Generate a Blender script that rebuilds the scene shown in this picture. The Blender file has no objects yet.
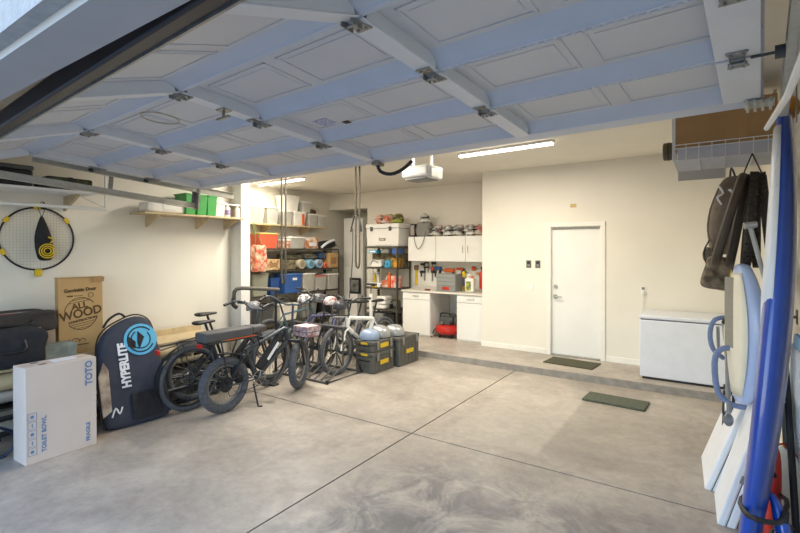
import bpy, bmesh, math, random
from math import pi, sin, cos, radians as rad
from mathutils import Vector, Matrix, Euler
random.seed(7)
S = bpy.context.scene
COL = S.collection

# ------------------------------------------------------------ materials
def lin(h):
    h = h.lstrip('#')
    v = [int(h[i:i+2], 16)/255 for i in (0, 2, 4)]
    return tuple(c/12.92 if c <= .04045 else ((c+.055)/1.055)**2.4 for c in v) + (1,)
_m = {}
def mat(name, col, rough=.6, metal=0, var=.0, scale=8, bump=0, bscale=60, trans=0, emit=None, estr=0, alpha=1, col2=None, coat=0):
    if name in _m: return _m[name]
    m = bpy.data.materials.new(name); m.use_nodes = True
    nt = m.node_tree; b = nt.nodes['Principled BSDF']
    c = lin(col)
    b.inputs['Roughness'].default_value = rough
    b.inputs['Metallic'].default_value = metal
    b.inputs['Base Color'].default_value = c
    if coat: b.inputs['Coat Weight'].default_value = coat
    if trans: b.inputs['Transmission Weight'].default_value = trans
    if alpha < 1: b.inputs['Alpha'].default_value = alpha
    if emit:
        b.inputs['Emission Color'].default_value = lin(emit); b.inputs['Emission Strength'].default_value = estr
    tc = nt.nodes.new('ShaderNodeTexCoord')
    n = nt.nodes.new('ShaderNodeTexNoise'); n.inputs['Scale'].default_value = scale; n.inputs['Detail'].default_value = 6
    nt.links.new(tc.outputs['Object'], n.inputs['Vector'])
    r = nt.nodes.new('ShaderNodeValToRGB')
    c2 = lin(col2) if col2 else tuple(max(0, x*(1-max(var, .04))) for x in c[:3])+(1,)
    r.color_ramp.elements[0].position = .38; r.color_ramp.elements[1].position = .62
    r.color_ramp.elements[0].color = c2; r.color_ramp.elements[1].color = c
    nt.links.new(n.outputs['Fac'], r.inputs['Fac']); nt.links.new(r.outputs['Color'], b.inputs['Base Color'])
    if bump:
        n2 = nt.nodes.new('ShaderNodeTexNoise'); n2.inputs['Scale'].default_value = bscale
        nt.links.new(tc.outputs['Object'], n2.inputs['Vector'])
        bp = nt.nodes.new('ShaderNodeBump'); bp.inputs['Strength'].default_value = bump; bp.inputs['Distance'].default_value = .01
        nt.links.new(n2.outputs['Fac'], bp.inputs['Height']); nt.links.new(bp.outputs['Normal'], b.inputs['Normal'])
    _m[name] = m
    return m

def floor_material():
    m = bpy.data.materials.new('concrete'); m.use_nodes = True
    nt = m.node_tree; b = nt.nodes['Principled BSDF']; L = nt.links.new
    geo = nt.nodes.new('ShaderNodeNewGeometry')
    def noise(sc, det=8, dist=0, rough=.6):
        n = nt.nodes.new('ShaderNodeTexNoise'); n.inputs['Scale'].default_value = sc; n.inputs['Detail'].default_value = det
        n.inputs['Distortion'].default_value = dist; n.inputs['Roughness'].default_value = rough
        L(geo.outputs['Position'], n.inputs['Vector']); return n.outputs['Fac']
    def ramp(f, a, ca, bb, cb):
        r = nt.nodes.new('ShaderNodeValToRGB'); e = r.color_ramp.elements
        e[0].position = a; e[0].color = ca; e[1].position = bb; e[1].color = cb; L(f, r.inputs['Fac']); return r.outputs['Color']
    def mix(a, bb, f, mode='MIX'):
        x = nt.nodes.new('ShaderNodeMix'); x.data_type = 'RGBA'; x.blend_type = mode
        if hasattr(f, 'links'): L(f, x.inputs[0])
        else: x.inputs[0].default_value = f
        L(a, x.inputs[6]); L(bb, x.inputs[7]) if hasattr(bb, 'links') else setattr(x.inputs[7], 'default_value', bb)
        return x.outputs[2]
    def math_(op, a, v):
        x = nt.nodes.new('ShaderNodeMath'); x.operation = op
        L(a, x.inputs[0])
        if hasattr(v, 'links'): L(v, x.inputs[1])
        else: x.inputs[1].default_value = v
        return x.outputs[0]
    base = ramp(noise(1.1, 8, .6), .35, lin('#a59b8f'), .66, lin('#c0b6a8'))
    g = (.62, .6, .58, 1)
    fine = ramp(noise(14, 8, .3, .7), .36, (.80, .795, .79, 1), .6, (1, 1, 1, 1))
    c = mix(base, fine, .75, 'MULTIPLY')
    blot = ramp(noise(2.3, 10, 1.2, .72), .42, (.42, .44, .50, 1), .60, (1, 1, 1, 1))
    sx = nt.nodes.new('ShaderNodeSeparateXYZ'); L(geo.outputs['Position'], sx.inputs[0])
    # tyre grime where a car stands: nearer the doorway, right of the centre joint
    def sm(v, a, bb):
        x = nt.nodes.new('ShaderNodeMapRange'); x.interpolation_type = 'SMOOTHSTEP'
        L(v, x.inputs['Value']); x.inputs['From Min'].default_value = a; x.inputs['From Max'].default_value = bb
        return x.outputs[0]
    grime = math_('MULTIPLY', sm(sx.outputs['Y'], 3.75, 2.6), sm(sx.outputs['X'], -2.45, -1.9))
    c = mix(c, blot, math_('ADD', math_('MULTIPLY', grime, .9), .25), 'MULTIPLY')
    # pale rectangle on the floor, with a darker patch to its right
    pm = math_('MULTIPLY', math_('MULTIPLY', sm(sx.outputs['X'], -2.22, -2.14), sm(sx.outputs['X'], -1.24, -1.30)),
               math_('MULTIPLY', sm(sx.outputs['Y'], 3.92, 4.0), sm(sx.outputs['Y'], 5.75, 5.6)))
    c = mix(c, lin('#ded8cb'), math_('MULTIPLY', pm, .13))
    dk = math_('MULTIPLY', math_('MULTIPLY', sm(sx.outputs['X'], -1.30, -1.24), sm(sx.outputs['X'], -.2, -.9)),
               math_('MULTIPLY', sm(sx.outputs['Y'], 3.9, 4.1), sm(sx.outputs['Y'], 6.0, 5.6)))
    c = mix(c, lin('#857d72'), math_('MULTIPLY', dk, .38))
    L(c, b.inputs['Base Color'])
    rr = nt.nodes.new('ShaderNodeMapRange'); L(noise(5, 6), rr.inputs['Value'])
    rr.inputs['From Min'].default_value = .3; rr.inputs['From Max'].default_value = .7
    rr.inputs['To Min'].default_value = .36; rr.inputs['To Max'].default_value = .62
    L(rr.outputs[0], b.inputs['Roughness'])
    bp = nt.nodes.new('ShaderNodeBump'); bp.inputs['Strength'].default_value = .12; bp.inputs['Distance'].default_value = .01
    L(noise(60, 4), bp.inputs['Height']); L(bp.outputs['Normal'], b.inputs['Normal'])
    return m

WALL = mat('wall_paint', '#e6e0d2', .85, bump=.12, bscale=90, var=.03, scale=1.5)
WALLW = mat('ceiling_paint', '#e6e2d6', .9, bump=.1, bscale=90, var=.02, scale=1.5)
TRIM = mat('trim_paint', '#ebe7dc', .5)
CONC = floor_material()
KERB = mat('kerb_concrete', '#9c958b', .75, var=.25, scale=9, bump=.2)
DOORW = mat('door_white', '#e9e7e0', .5, var=.03, scale=2)
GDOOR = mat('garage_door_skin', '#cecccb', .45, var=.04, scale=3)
GRAIL = mat('garage_door_rail', '#c6cad3', .4, var=.04, scale=6)  # slight blue tint paints skylight into the rail colour
GALV = mat('galvanised', '#a6a59f', .38, .8, var=.25, scale=30)
TRACKM = mat('track_metal', '#c3c2b8', .4, .6, var=.1, scale=20)
STEEL = mat('brushed_steel', '#9a9890', .3, .9, var=.1)
CHROME = mat('chrome', '#c9c9c9', .15, 1)
BLACK = mat('black_plastic', '#191a1c', .5, var=.2)
BLKM = mat('black_metal', '#2c2f33', .4, .3, var=.2)
DARKM = mat('bike_graphite', '#4b525a', .35, .45, var=.15)
RUB = mat('rubber', '#585b61', .85, var=.3, scale=30, bump=.5, bscale=140)
RUBD = mat('rubber_dark', '#35302b', .8, var=.3, scale=30, bump=.5, bscale=160)
SHELFM = mat('shelf_steel', '#57544c', .5, .3, var=.15)
WHITE = mat('white_plastic', '#e8e6e0', .4, var=.03)
CLEAR = mat('clear_bin', '#dcdad0', .3, var=.12, scale=9, trans=.35)
MILK = mat('milky_tub', '#e6e3da', .4, var=.08, scale=6)
LID = mat('lid_white', '#efeee8', .35)
WOOD = mat('pale_wood', '#cbb791', .6, var=.15, scale=12)
CARD = mat('cardboard', '#b58f5f', .85, var=.10, scale=5, bump=.08)
CARD2 = mat('cardboard_tan', '#c39d68', .85, var=.08, scale=4)
CARDP = mat('cardboard_pale', '#d8c9bd', .8, var=.05, scale=3)
INK = mat('brown_ink', '#5e4526', .9)
BINK = mat('blue_ink', '#6387b0', .8)
FABB = mat('black_fabric', '#25262a', .85, var=.35, scale=18, bump=.3, bscale=220)
BAGB = mat('bag_canvas', '#363b4a', .75, var=.22, scale=6, bump=.35, bscale=12)
LBLUE = mat('sky_print', '#5fb6dc', .6)
WINK = mat('white_print', '#e8ebf0', .6)
YEL = mat('yellow', '#e0bd23', .6, var=.1)
RED = mat('red', '#c1271b', .35, var=.15)
ORANGE = mat('orange', '#e2641f', .5, var=.12)
CORAL = mat('coral', '#ee6a4b', .45, var=.08)
GREEN = mat('green_bin', '#4aa653', .45, var=.08)
BLUE = mat('blue_bin', '#3a63a8', .4, var=.1)
TEAL = mat('turquoise', '#3f9fc6', .45, var=.1)
PADB = mat('blue_foam', '#7786a8', .8, var=.1, scale=20)
GRAY = mat('grey_plastic', '#82837f', .5, var=.1)
DGRAY = mat('dark_grey', '#4d4f50', .6, var=.15)
TBOX = mat('toolbox_grey', '#5b5a54', .6, var=.12)
TBOXN = mat('toolbox_side', '#33363d', .6, var=.12)
SILV = mat('silver_shell', '#a9abaa', .3, .4, var=.1)
CAMO = mat('camo', '#8a7b68', .9, var=.2, scale=16, col2='#4d4133', bump=.3)
TAUPE = mat('taupe_fabric', '#7d7266', .9, var=.25, scale=10, bump=.3)
ROYAL = mat('royal_blue', '#1646a8', .28, var=.14, scale=2.2, coat=.4)
ICE = mat('ice_blue', '#b9cbe9', .35, var=.06, coat=.3)
CREAM = mat('cream_foam', '#e4dcc8', .5, var=.05)
PADG = mat('grey_pad', '#8f8b80', .9, var=.1, scale=40, bump=.3)
SKYB = mat('pale_blue_panel', '#8fb9d8', .6, var=.1, scale=30)
MATG = mat('mat_green_grey', '#5f6455', .95, var=.3, scale=40, bump=.6, bscale=200)
MATD = mat('doormat', '#55533f', .95, var=.35, scale=60, bump=.6, bscale=200)
FREEZ = mat('freezer_enamel', '#dfe1e6', .3, var=.02)
FLORAL = mat('floral_cloth', '#e8cdb0', .85, scale=22, col2='#b04a35')
FLOR2 = mat('print_box', '#dccb94', .8, scale=16, col2='#9b4a3a')
KHAKI = mat('khaki_cloth', '#8b8060', .9, scale=14, col2='#4c4a40', bump=.3)
PURP = mat('purple_label', '#7a66a8', .6)
LIME = mat('lime', '#a8b84a', .5, var=.2)

# ------------------------------------------------------------ geometry
class G:
    def __init__(s): s.bm = bmesh.new(); s.mi = 0
    def _take(s, verts, M):
        bmesh.ops.transform(s.bm, matrix=M, verts=verts)
        return verts
    def box(s, c, d, rot=(0, 0, 0)):
        v = bmesh.ops.create_cube(s.bm, size=1)['verts']
        s._take(v, Matrix.Translation(c) @ Euler(rot).to_matrix().to_4x4() @ Matrix.Diagonal((d[0], d[1], d[2], 1)))
        return s
    def bx(s, x0, x1, y0, y1, z0, z1):
        return s.box(((x0+x1)/2, (y0+y1)/2, (z0+z1)/2), (abs(x1-x0), abs(y1-y0), abs(z1-z0)))
    def cyl(s, a, b, r, r2=None, n=16):
        a = Vector(a); b = Vector(b); d = b-a
        if d.length < 1e-6: return s
        v = bmesh.ops.create_cone(s.bm, cap_ends=True, segments=n, radius1=r, radius2=r if r2 is None else r2, depth=d.length)['verts']
        s._take(v, Matrix.Translation((a+b)/2) @ d.to_track_quat('Z', 'Y').to_matrix().to_4x4())
        return s
    def sph(s, c, r, n=14, rot=(0, 0, 0)):
        if not hasattr(r, '__len__'): r = (r, r, r)
        v = bmesh.ops.create_uvsphere(s.bm, u_segments=n, v_segments=max(6, n*2//3), radius=1)['verts']
        s._take(v, Matrix.Translation(c) @ Euler(rot).to_matrix().to_4x4() @ Matrix.Diagonal((*r, 1)))
        return s
    def tube(s, pts, r, n=8, closed=False, smooth=3):
        P = [Vector(p) for p in pts]
        if smooth and len(P) > 2:
            Q = []
            m = len(P)
            rng = range(m) if closed else range(m-1)
            for i in rng:
                p0 = P[(i-1) % m] if (closed or i > 0) else P[0]
                p1 = P[i]; p2 = P[(i+1) % m]
                p3 = P[(i+2) % m] if (closed or i+2 < m) else P[-1]
                for k in range(smooth):
                    t = k/smooth
                    Q.append(.5*((2*p1)+(-p0+p2)*t+(2*p0-5*p1+4*p2-p3)*t*t+(-p0+3*p1-3*p2+p3)*t**3))
            if not closed: Q.append(P[-1])
            P = Q
        m = len(P); rings = []
        up = Vector((0, 0, 1)); prev = None
        for i, p in enumerate(P):
            if closed: t = P[(i+1) % m]-P[(i-1) % m]
            else: t = P[min(i+1, m-1)]-P[max(i-1, 0)]
            t.normalize()
            if prev is None:
                a = t.cross(up)
                if a.length < .1: a = t.cross(Vector((1, 0, 0)))
            else: a = prev-t*prev.dot(t)
            a.normalize(); prev = a; b = t.cross(a)
            rr = r(i/(m-1)) if callable(r) else r
            rings.append([s.bm.verts.new(p+a*cos(2*pi*k/n)*rr+b*sin(2*pi*k/n)*rr) for k in range(n)])
        for i in range(m if closed else m-1):
            A = rings[i]; B = rings[(i+1) % m]
            for k in range(n): s.bm.faces.new((A[k], A[(k+1) % n], B[(k+1) % n], B[k]))
        if not closed:
            s.bm.faces.new(rings[0][::-1]); s.bm.faces.new(rings[-1])
        return s
    def ring(s, c, R, r, axis='Y', n=36, k=10, a0=0, a1=2*pi, flat=1.0):
        c = Vector(c); full = abs(a1-a0) > 6.2
        def fr(t):
            if axis == 'Y': return Vector((cos(t), 0, sin(t))), Vector((0, 1, 0))
            if axis == 'X': return Vector((0, cos(t), sin(t))), Vector((1, 0, 0))
            return Vector((cos(t), sin(t), 0)), Vector((0, 0, 1))
        m = n if full else n+1
        rings = []
        for i in range(m):
            e, w = fr(a0+(a1-a0)*i/n)
            rings.append([s.bm.verts.new(c+e*(R+r*cos(2*pi*j/k))+w*r*flat*sin(2*pi*j/k)) for j in range(k)])
        for i in range(n):
            A = rings[i]; B = rings[(i+1) % m]
            for j in range(k): s.bm.faces.new((A[j], A[(j+1) % k], B[(j+1) % k], B[j]))
        if not full:
            s.bm.faces.new(rings[0][::-1]); s.bm.faces.new(rings[-1])
        return s
    def prism(s, poly, d, plane='XZ', off=0):
        def V(p, t):
            if plane == 'XZ': return (p[0], off+t, p[1])
            if plane == 'YZ': return (off+t, p[0], p[1])
            return (p[0], p[1], off+t)
        A = [s.bm.verts.new(V(p, 0)) for p in poly]; B = [s.bm.verts.new(V(p, d)) for p in poly]
        n = len(poly)
        s.bm.faces.new(A[::-1]); s.bm.faces.new(B)
        for i in range(n): s.bm.faces.new((A[i], A[(i+1) % n], B[(i+1) % n], B[i]))
        return s
    def lathe(s, prof, c=(0, 0, 0), n=24):
        c = Vector(c); rings = []
        for r, z in prof:
            rings.append([s.bm.verts.new(c+Vector((max(r, 1e-4)*cos(2*pi*k/n), max(r, 1e-4)*sin(2*pi*k/n), z))) for k in range(n)])
        for A, B in zip(rings, rings[1:]):
            for k in range(n): s.bm.faces.new((A[k], A[(k+1) % n], B[(k+1) % n], B[k]))
        s.bm.faces.new(rings[0][::-1]); s.bm.faces.new(rings[-1])
        return s
    def taper(s, c, w, d, h, k=.88):
        """tub shape: bottom smaller than top, sitting on c"""
        x, y, z = c
        lo = [(-w*k/2, -d*k/2), (w*k/2, -d*k/2), (w*k/2, d*k/2), (-w*k/2, d*k/2)]
        hi = [(-w/2, -d/2), (w/2, -d/2), (w/2, d/2), (-w/2, d/2)]
        A = [s.bm.verts.new((x+p[0], y+p[1], z)) for p in lo]; B = [s.bm.verts.new((x+p[0], y+p[1], z+h)) for p in hi]
        s.bm.faces.new(A[::-1]); s.bm.faces.new(B)
        for i in range(4): s.bm.faces.new((A[i], A[(i+1) % 4], B[(i+1) % 4], B[i]))
        return s
    def loft(s, secs):
        rings = [[s.bm.verts.new(p) for p in sec] for sec in secs]
        n = len(rings[0])
        for A, B in zip(rings, rings[1:]):
            for k in range(n): s.bm.faces.new((A[k], A[(k+1) % n], B[(k+1) % n], B[k]))
        s.bm.faces.new(rings[0][::-1]); s.bm.faces.new(rings[-1])
        return s
    def jitter(s, a, seed=1):
        r = random.Random(seed)
        for v in s.bm.verts: v.co += Vector((r.uniform(-a, a), r.uniform(-a, a), r.uniform(-a, a)))
        return s
    def sub(s, n=1):
        bmesh.ops.subdivide_edges(s.bm, edges=s.bm.edges[:], cuts=n, use_grid_fill=True); return s

def obj(name, g, m, parent=None, loc=None, rot=None, bevel=0, seg=2, subsurf=0, ang=35, solid=0):
    bmesh.ops.recalc_face_normals(g.bm, faces=g.bm.faces[:])
    me = bpy.data.meshes.new(name); g.bm.to_mesh(me); g.bm.free()
    me.materials.append(m)
    me.polygons.foreach_set('use_smooth', [True]*len(me.polygons))
    me.set_sharp_from_angle(angle=rad(ang))
    o = bpy.data.objects.new(name, me); COL.objects.link(o)
    if parent: o.parent = parent
    if loc: o.location = loc
    if rot: o.rotation_euler = rot
    if bevel:
        b = o.modifiers.new('b', 'BEVEL'); b.width = bevel; b.segments = seg; b.limit_method = 'ANGLE'; b.angle_limit = rad(40)
    if subsurf:
        b = o.modifiers.new('s', 'SUBSURF'); b.levels = subsurf; b.render_levels = subsurf
    return o
def tag(o, label, cat, group=None):
    o['label'] = label; o['category'] = cat
    if group: o['group'] = group
    return o
def thing(name, label, cat, loc=(0, 0, 0), rot=(0, 0, 0), group=None):
    o = bpy.data.objects.new(name, None); COL.objects.link(o); o.location = loc
    o.rotation_euler = rot if hasattr(rot, '__len__') else (0, 0, rot)
    o.empty_display_size = .05
    return tag(o, label, cat, group)
def struct(name, g, m, parent=None, **k):
    o = obj(name, g, m, parent, **k)
    if parent is None: o['kind'] = 'structure'
    return o
def copy_tree(o, parent=None):
    c = o.copy(); COL.objects.link(c)
    if parent: c.parent = parent
    for ch in list(o.children): copy_tree(ch, c)
    return c
def clone(o, label, loc, rot=None, scale=None):
    c = copy_tree(o); c['label'] = label; c.location = loc
    if rot is not None: c.rotation_euler = rot
    if scale: c.scale = scale
    return c
def text(name, body, size, m, parent, loc, rot, ext=.0015, sx=1, bold=0, align='CENTER'):
    cu = bpy.data.curves.new(name, 'FONT'); cu.body = body; cu.size = size; cu.extrude = ext; cu.offset = bold
    cu.align_x = align; cu.align_y = 'CENTER'; cu.resolution_u = 3
    t = bpy.data.objects.new('tmp', cu); COL.objects.link(t)
    dg = bpy.context.evaluated_depsgraph_get(); dg.update()
    me = bpy.data.meshes.new_from_object(t.evaluated_get(dg))
    bpy.data.objects.remove(t)
    me.name = name; me.materials.clear(); me.materials.append(m)
    o = bpy.data.objects.new(name, me); COL.objects.link(o)
    o.parent = parent; o.location = loc; o.rotation_euler = rot; o.scale = (sx, 1, 1)
    return o

def orient(axis, xdir):
    """rotation whose local z is axis and whose local x is as close as possible to xdir"""
    z = Vector(axis).normalized(); x = Vector(xdir); x = (x-z*x.dot(z)).normalized(); y = z.cross(x)
    return Matrix(((x[0], y[0], z[0]), (x[1], y[1], z[1]), (x[2], y[2], z[2]))).to_euler()

# ------------------------------------------------------------ camera
cam = bpy.data.cameras.new('camera'); co = bpy.data.objects.new('camera', cam); COL.objects.link(co)
cam.sensor_width = 36; cam.lens = 463/800*36; cam.shift_y = -16.5/800
cam.clip_start = .05
co.location = (0, 0, 1.77); co.rotation_euler = (pi/2, 0, rad(34.2))
S.camera = co

# ------------------------------------------------------------ room shell
XL, XR, XLR, YB, YA, CE = -5.7, .48, -7.9, 7.48, 8.5, 3.12
YS, ZS = 6.55, .10
g = G()                                              # four slabs with open joints between them
J, JX, JY = .007, -2.42, 3.76
for x0, x1 in ((-9.2, JX-J), (JX+J, 1.2)):
    for y0, y1 in ((.45, JY-J), (JY+J, YS)):
        g.bx(x0, x1, y0, y1, -.12, 0)
struct('floor', g, CONC)
struct('trim_1', G().bx(-9.2, 1.2, .45, YS, -.16, -.03), mat('joint_filler', '#4c4a4a', .9))
g = G().bx(-9.2, 1.2, YS, 9.6, -.12, ZS)
struct('floor_step', g, CONC, bevel=.008)
struct('trim_2', G().bx(-6.4, 1.2, YS-.006, YS, .0, ZS-.006), KERB)
struct('ceiling', G().bx(-9.4, 1.3, .45, 9.7, CE, CE+.15), WALLW)
struct('wall_left', G().bx(XL-.15, XL, .6, 4.1, 0, CE), WALL)
struct('wall_left_rear', G().bx(XLR-.15, XLR, 4.1, 9.52, 0, CE), WALL)
struct('wall_right', G().bx(XR, XR+.15, .6, YB+.14, 0, CE), WALL)
# wall with the door opening
DX0, DX1, DZ = -2.16, -1.43, 2.13
g = G().bx(-3.35, DX0-.02, YB, YB+.14, ZS, CE).bx(DX1+.02, XR+.15, YB, YB+.14, ZS, CE).bx(DX0-.02, DX1+.02, YB, YB+.14, DZ+.02, CE)
struct('wall_back', g, WALL)
struct('wall_alcove_side', G().bx(-3.35, -3.21, YB+.14, YA, ZS, CE), WALL)
struct('wall_alcove_back', G().bx(-6.7, -3.21, YA, YA+.12, ZS, CE), WALL)
struct('wall_soffit', G().bx(XLR, -6.7, YA, YA+.9, 2.75, CE), WALL)
struct('wall_recess_back', G().bx(XLR, -6.58, 9.4, 9.52, ZS, CE), WALL)
struct('wall_recess_side', G().bx(-6.7, -6.58, YA+.12, 9.4, ZS, 2.75), WALL)
# post at the end of the left wall
struct('trim_3', G().bx(-5.62, -5.47, 4.1, 4.25, 0, CE), mat('post_paint', '#e4e2de', .6))
struct('trim_4', G().bx(XLR-.15, -5.62, 4.1, 4.25, 0, CE), WALL)
# front header and jambs of the vehicle opening
HE = mat('stucco_outside', '#b0afae', .9, var=.12, scale=30, bump=.6, bscale=60)
struct('wall_front', G().bx(-9.2, 2.5, .43, .6, 2.36, 3.4).bx(-9.2, -5.15, .43, .6, 0, 2.36).bx(.33, 2.5, .43, .6, 0, 2.36), HE)
g = G().bx(-5.15, .33, .47, .6, 2.335, 2.36)
struct('trim_5', g, mat('header_trim', '#a9aaae', .5))
struct('ground_drive', G().bx(-30, 30, -30, .45, -.12, -.01), mat('driveway', '#a8a49e', .85, var=.1, scale=3))
# baseboards
g = G().bx(-3.35, DX0-.08, YB-.014, YB, ZS, ZS+.085).bx(DX1+.08, XR, YB-.014, YB, ZS, ZS+.085)
struct('baseboard_back', g, TRIM, bevel=.004)
struct('baseboard_alcove', G().bx(-3.364, -3.35, YB-.014, YA, ZS, ZS+.085), TRIM)
struct('baseboard_left', G().bx(XL, XL+.014, .6, 4.1, 0, .09), TRIM)
struct('baseboard_right', G().bx(XR-.014, XR, .6, YS, 0, .09), TRIM)

# house door
d = struct('door_1', G().bx(DX0, DX1, YB+.035, YB+.08, ZS+.015, DZ-.005), DOORW, bevel=.003)
g = G()
for x in (DX0-.075, DX1+.005): g.bx(x, x+.07, YB-.02, YB, ZS, DZ+.075)
g.bx(DX0-.075, DX1+.075, YB-.021, YB, DZ+.005, DZ+.076)
for x in (DX0-.02, DX1): g.bx(x, x+.02, YB-.01, YB+.14, ZS, DZ)
g.bx(DX0, DX1, YB-.01, YB+.14, DZ, DZ+.02)
obj('door_frame', g, TRIM, d, bevel=.004)
obj('threshold', G().bx(DX0, DX1, YB-.03, YB+.1, ZS, ZS+.018), STEEL, d, bevel=.004)
g = G().cyl((DX0+.06, YB+.035, 1.03), (DX0+.06, YB+.02, 1.03), .032, n=20).cyl((DX0+.06, YB+.035, 1.03), (DX0+.06, YB-.02, 1.03), .012)
g.tube([(DX0+.06, YB-.02, 1.03), (DX0+.10, YB-.025, 1.028), (DX0+.17, YB-.022, 1.03)], .009)
obj('door_handle', g, STEEL, d)
obj('deadbolt', G().cyl((DX0+.06, YB+.035, 1.19), (DX0+.06, YB+.008, 1.19), .03, .026, n=20), STEEL, d)
obj('weather_strip', G().bx(DX0+.01, DX1-.01, YB+.02, YB+.036, DZ-.035, DZ-.008), mat('weather_strip', '#8d8a82', .8), d)

# LED ceiling tubes
LED = mat('led', '#ffffff', .5, emit='#fff3e0', estr=9)
def led(c, ang, L, label, power=62):
    t = thing('ceiling_light', label, 'light', c, ang, 'ceiling light strips')
    obj('fixture_body', G().bx(-L/2, L/2, -.045, .045, -.03, 0), WHITE, t, bevel=.006)
    obj('diffuser', G().bx(-L/2+.015, L/2-.015, -.034, .034, -.055, -.03), LED, t, bevel=.006)
    a = bpy.data.lights.new('tube_light', 'AREA'); a.shape = 'RECTANGLE'; a.size = L; a.size_y = .06; a.energy = power; a.color = (1, .925, .80)
    la = bpy.data.objects.new('tube_light', a); COL.objects.link(la); la.parent = t; la.location = (0, 0, -.06)
    return t
led((-2.3, 5.80, CE), rad(-3.7), 1.34, 'bright ceiling strip light nearest the white house door')
led((-6.95, 6.12, CE), rad(-3.7), 1.34, 'ceiling strip light above the steel shelving and bike straps', 38)
led((-4.25, 4.45, CE), rad(-3.7), 1.34, 'unseen ceiling strip light above the bicycles behind the open garage door, added to brighten the left wall', 80)  # out of view above the door, added to brighten the left wall
led((-5.4, 5.15, CE), rad(-3.7), 1.34, 'unseen ceiling strip light between the door track and the steel shelving, added to brighten the alcove', 52)  # another unseen fixture, added for more light in the alcove

# ------------------------------------------------------------ garage door (open overhead, last section still in the curve)
GD = thing('garage_door', 'large open sectional garage door overhead with white steel panels and braced stiles', 'garage door',
           (.17, 2.76, 2.45), (rad(-4.7), 0, rad(-3.7)))
W, SEC = 4.95, .53
cols = [0, -1.12, -2.36, -3.61, -4.88]
def panel_section(parent, y0, y1, first=False, last=False):
    """local: x across, y along, z up; the face towards the floor is z=0 going up"""
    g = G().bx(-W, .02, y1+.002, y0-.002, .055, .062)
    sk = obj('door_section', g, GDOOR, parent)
    g = G()
    for i in range(4):
        a, b = cols[i+1]+.05, cols[i]-.05
        m_ = (a+b)/2
        for x0, x1 in ((a+.05, m_-.04), (m_+.04, b-.05)):
            # raised moulding frame and raised centre of every embossed panel
            yy0, yy1 = y1+.105, y0-.105
            g.bx(x0, x1, yy0, yy0+.014, .050, .056).bx(x0, x1, yy1-.014, yy1, .050, .056)
            g.bx(x0, x0+.014, yy0, yy1, .050, .056).bx(x1-.014, x1, yy0, yy1, .050, .056)
            g.bx(x0+.035, x1-.035, yy0+.035, yy1-.035, .052, .056)
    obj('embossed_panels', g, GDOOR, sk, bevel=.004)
    g = G()
    for yy, s_ in ((y0, -1), (y1, 1)):
        # folded edge of the section: outer lip, sloping web
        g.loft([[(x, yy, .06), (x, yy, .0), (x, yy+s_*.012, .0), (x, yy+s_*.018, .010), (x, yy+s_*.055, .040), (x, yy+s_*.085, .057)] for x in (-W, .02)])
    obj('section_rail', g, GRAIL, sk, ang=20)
    # small punched tabs along the joint
    g = G()
    x = -.1
    while x > -W+.1:
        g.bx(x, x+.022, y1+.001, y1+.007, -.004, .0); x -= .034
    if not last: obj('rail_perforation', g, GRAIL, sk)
    for i, x in enumerate(cols):
        w = .085 if i in (1, 2, 3) else .14
        cx_ = x if i in (1, 2, 3) else (x-.06 if i == 0 else x+.02)
        g = G()
        g.bx(cx_-w/2, cx_+w/2, y1+.01, y0-.01, -.006, .0)
        g.bx(cx_-w/2, cx_-w/2+.006, y1+.03, y0-.03, 0, .055).bx(cx_+w/2-.006, cx_+w/2, y1+.03, y0-.03, 0, .055)
        obj('stile', g, mat('stile_white', '#dadada', .4, var=.03), sk, bevel=.002)
    return sk
def hinge(parent, x, y):
    g = G()
    g.prism([(x-.035, y+.07), (x+.035, y+.07), (x+.022, y+.02), (x-.022, y+.02)], .005, 'XY', -.013)
    g.prism([(x-.022, y-.02), (x+.022, y-.02), (x+.035, y-.07), (x-.035, y-.07)], .005, 'XY', -.013)
    g.bx(x-.024, x-.020, y-.03, y+.03, -.034, -.008).bx(x+.020, x+.024, y-.03, y+.03, -.034, -.008)
    g.cyl((x-.03, y, -.026), (x+.03, y, -.026), .007, n=10)
    for dx in (-.018, .018):
        for dy in (-.055, .055): g.cyl((x+dx, y+dy, -.008), (x+dx, y+dy, -.019), .006, n=6)
    obj('hinge', g, GALV, parent)
for k in range(3):
    panel_section(GD, -.10-SEC*k*.94, -.10-SEC*(k+1)*.94, last=(k == 2))
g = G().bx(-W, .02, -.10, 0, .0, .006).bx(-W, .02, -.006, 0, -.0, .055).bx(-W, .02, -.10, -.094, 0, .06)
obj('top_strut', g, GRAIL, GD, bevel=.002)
yj = [-.10-SEC*.94*k for k in range(0, 4)]
for y in yj[1:]:
    for x in cols[1:4]: hinge(GD, x, y)
for y in yj[1:3]:
    for x in (-.06, -4.86): hinge(GD, x, y)
# bottom section, hanging further down towards the opening
BS = bpy.data.objects.new('bottom_section', None); COL.objects.link(BS); BS.parent = GD
BS.location = (0, yj[3], 0); BS.rotation_euler = (rad(22.7), 0, 0)
bs = panel_section(BS, 0, -.52, last=True)
obj('weather_seal', G().bx(-W, .02, -.60, -.52, -.005, .065), mat('seal_rubber', '#23232b', .45, var=.3, scale=4), BS, bevel=.01)
obj('seal_retainer', G().bx(-W, .02, -.522, -.508, -.012, -.002), GALV, BS)
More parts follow.
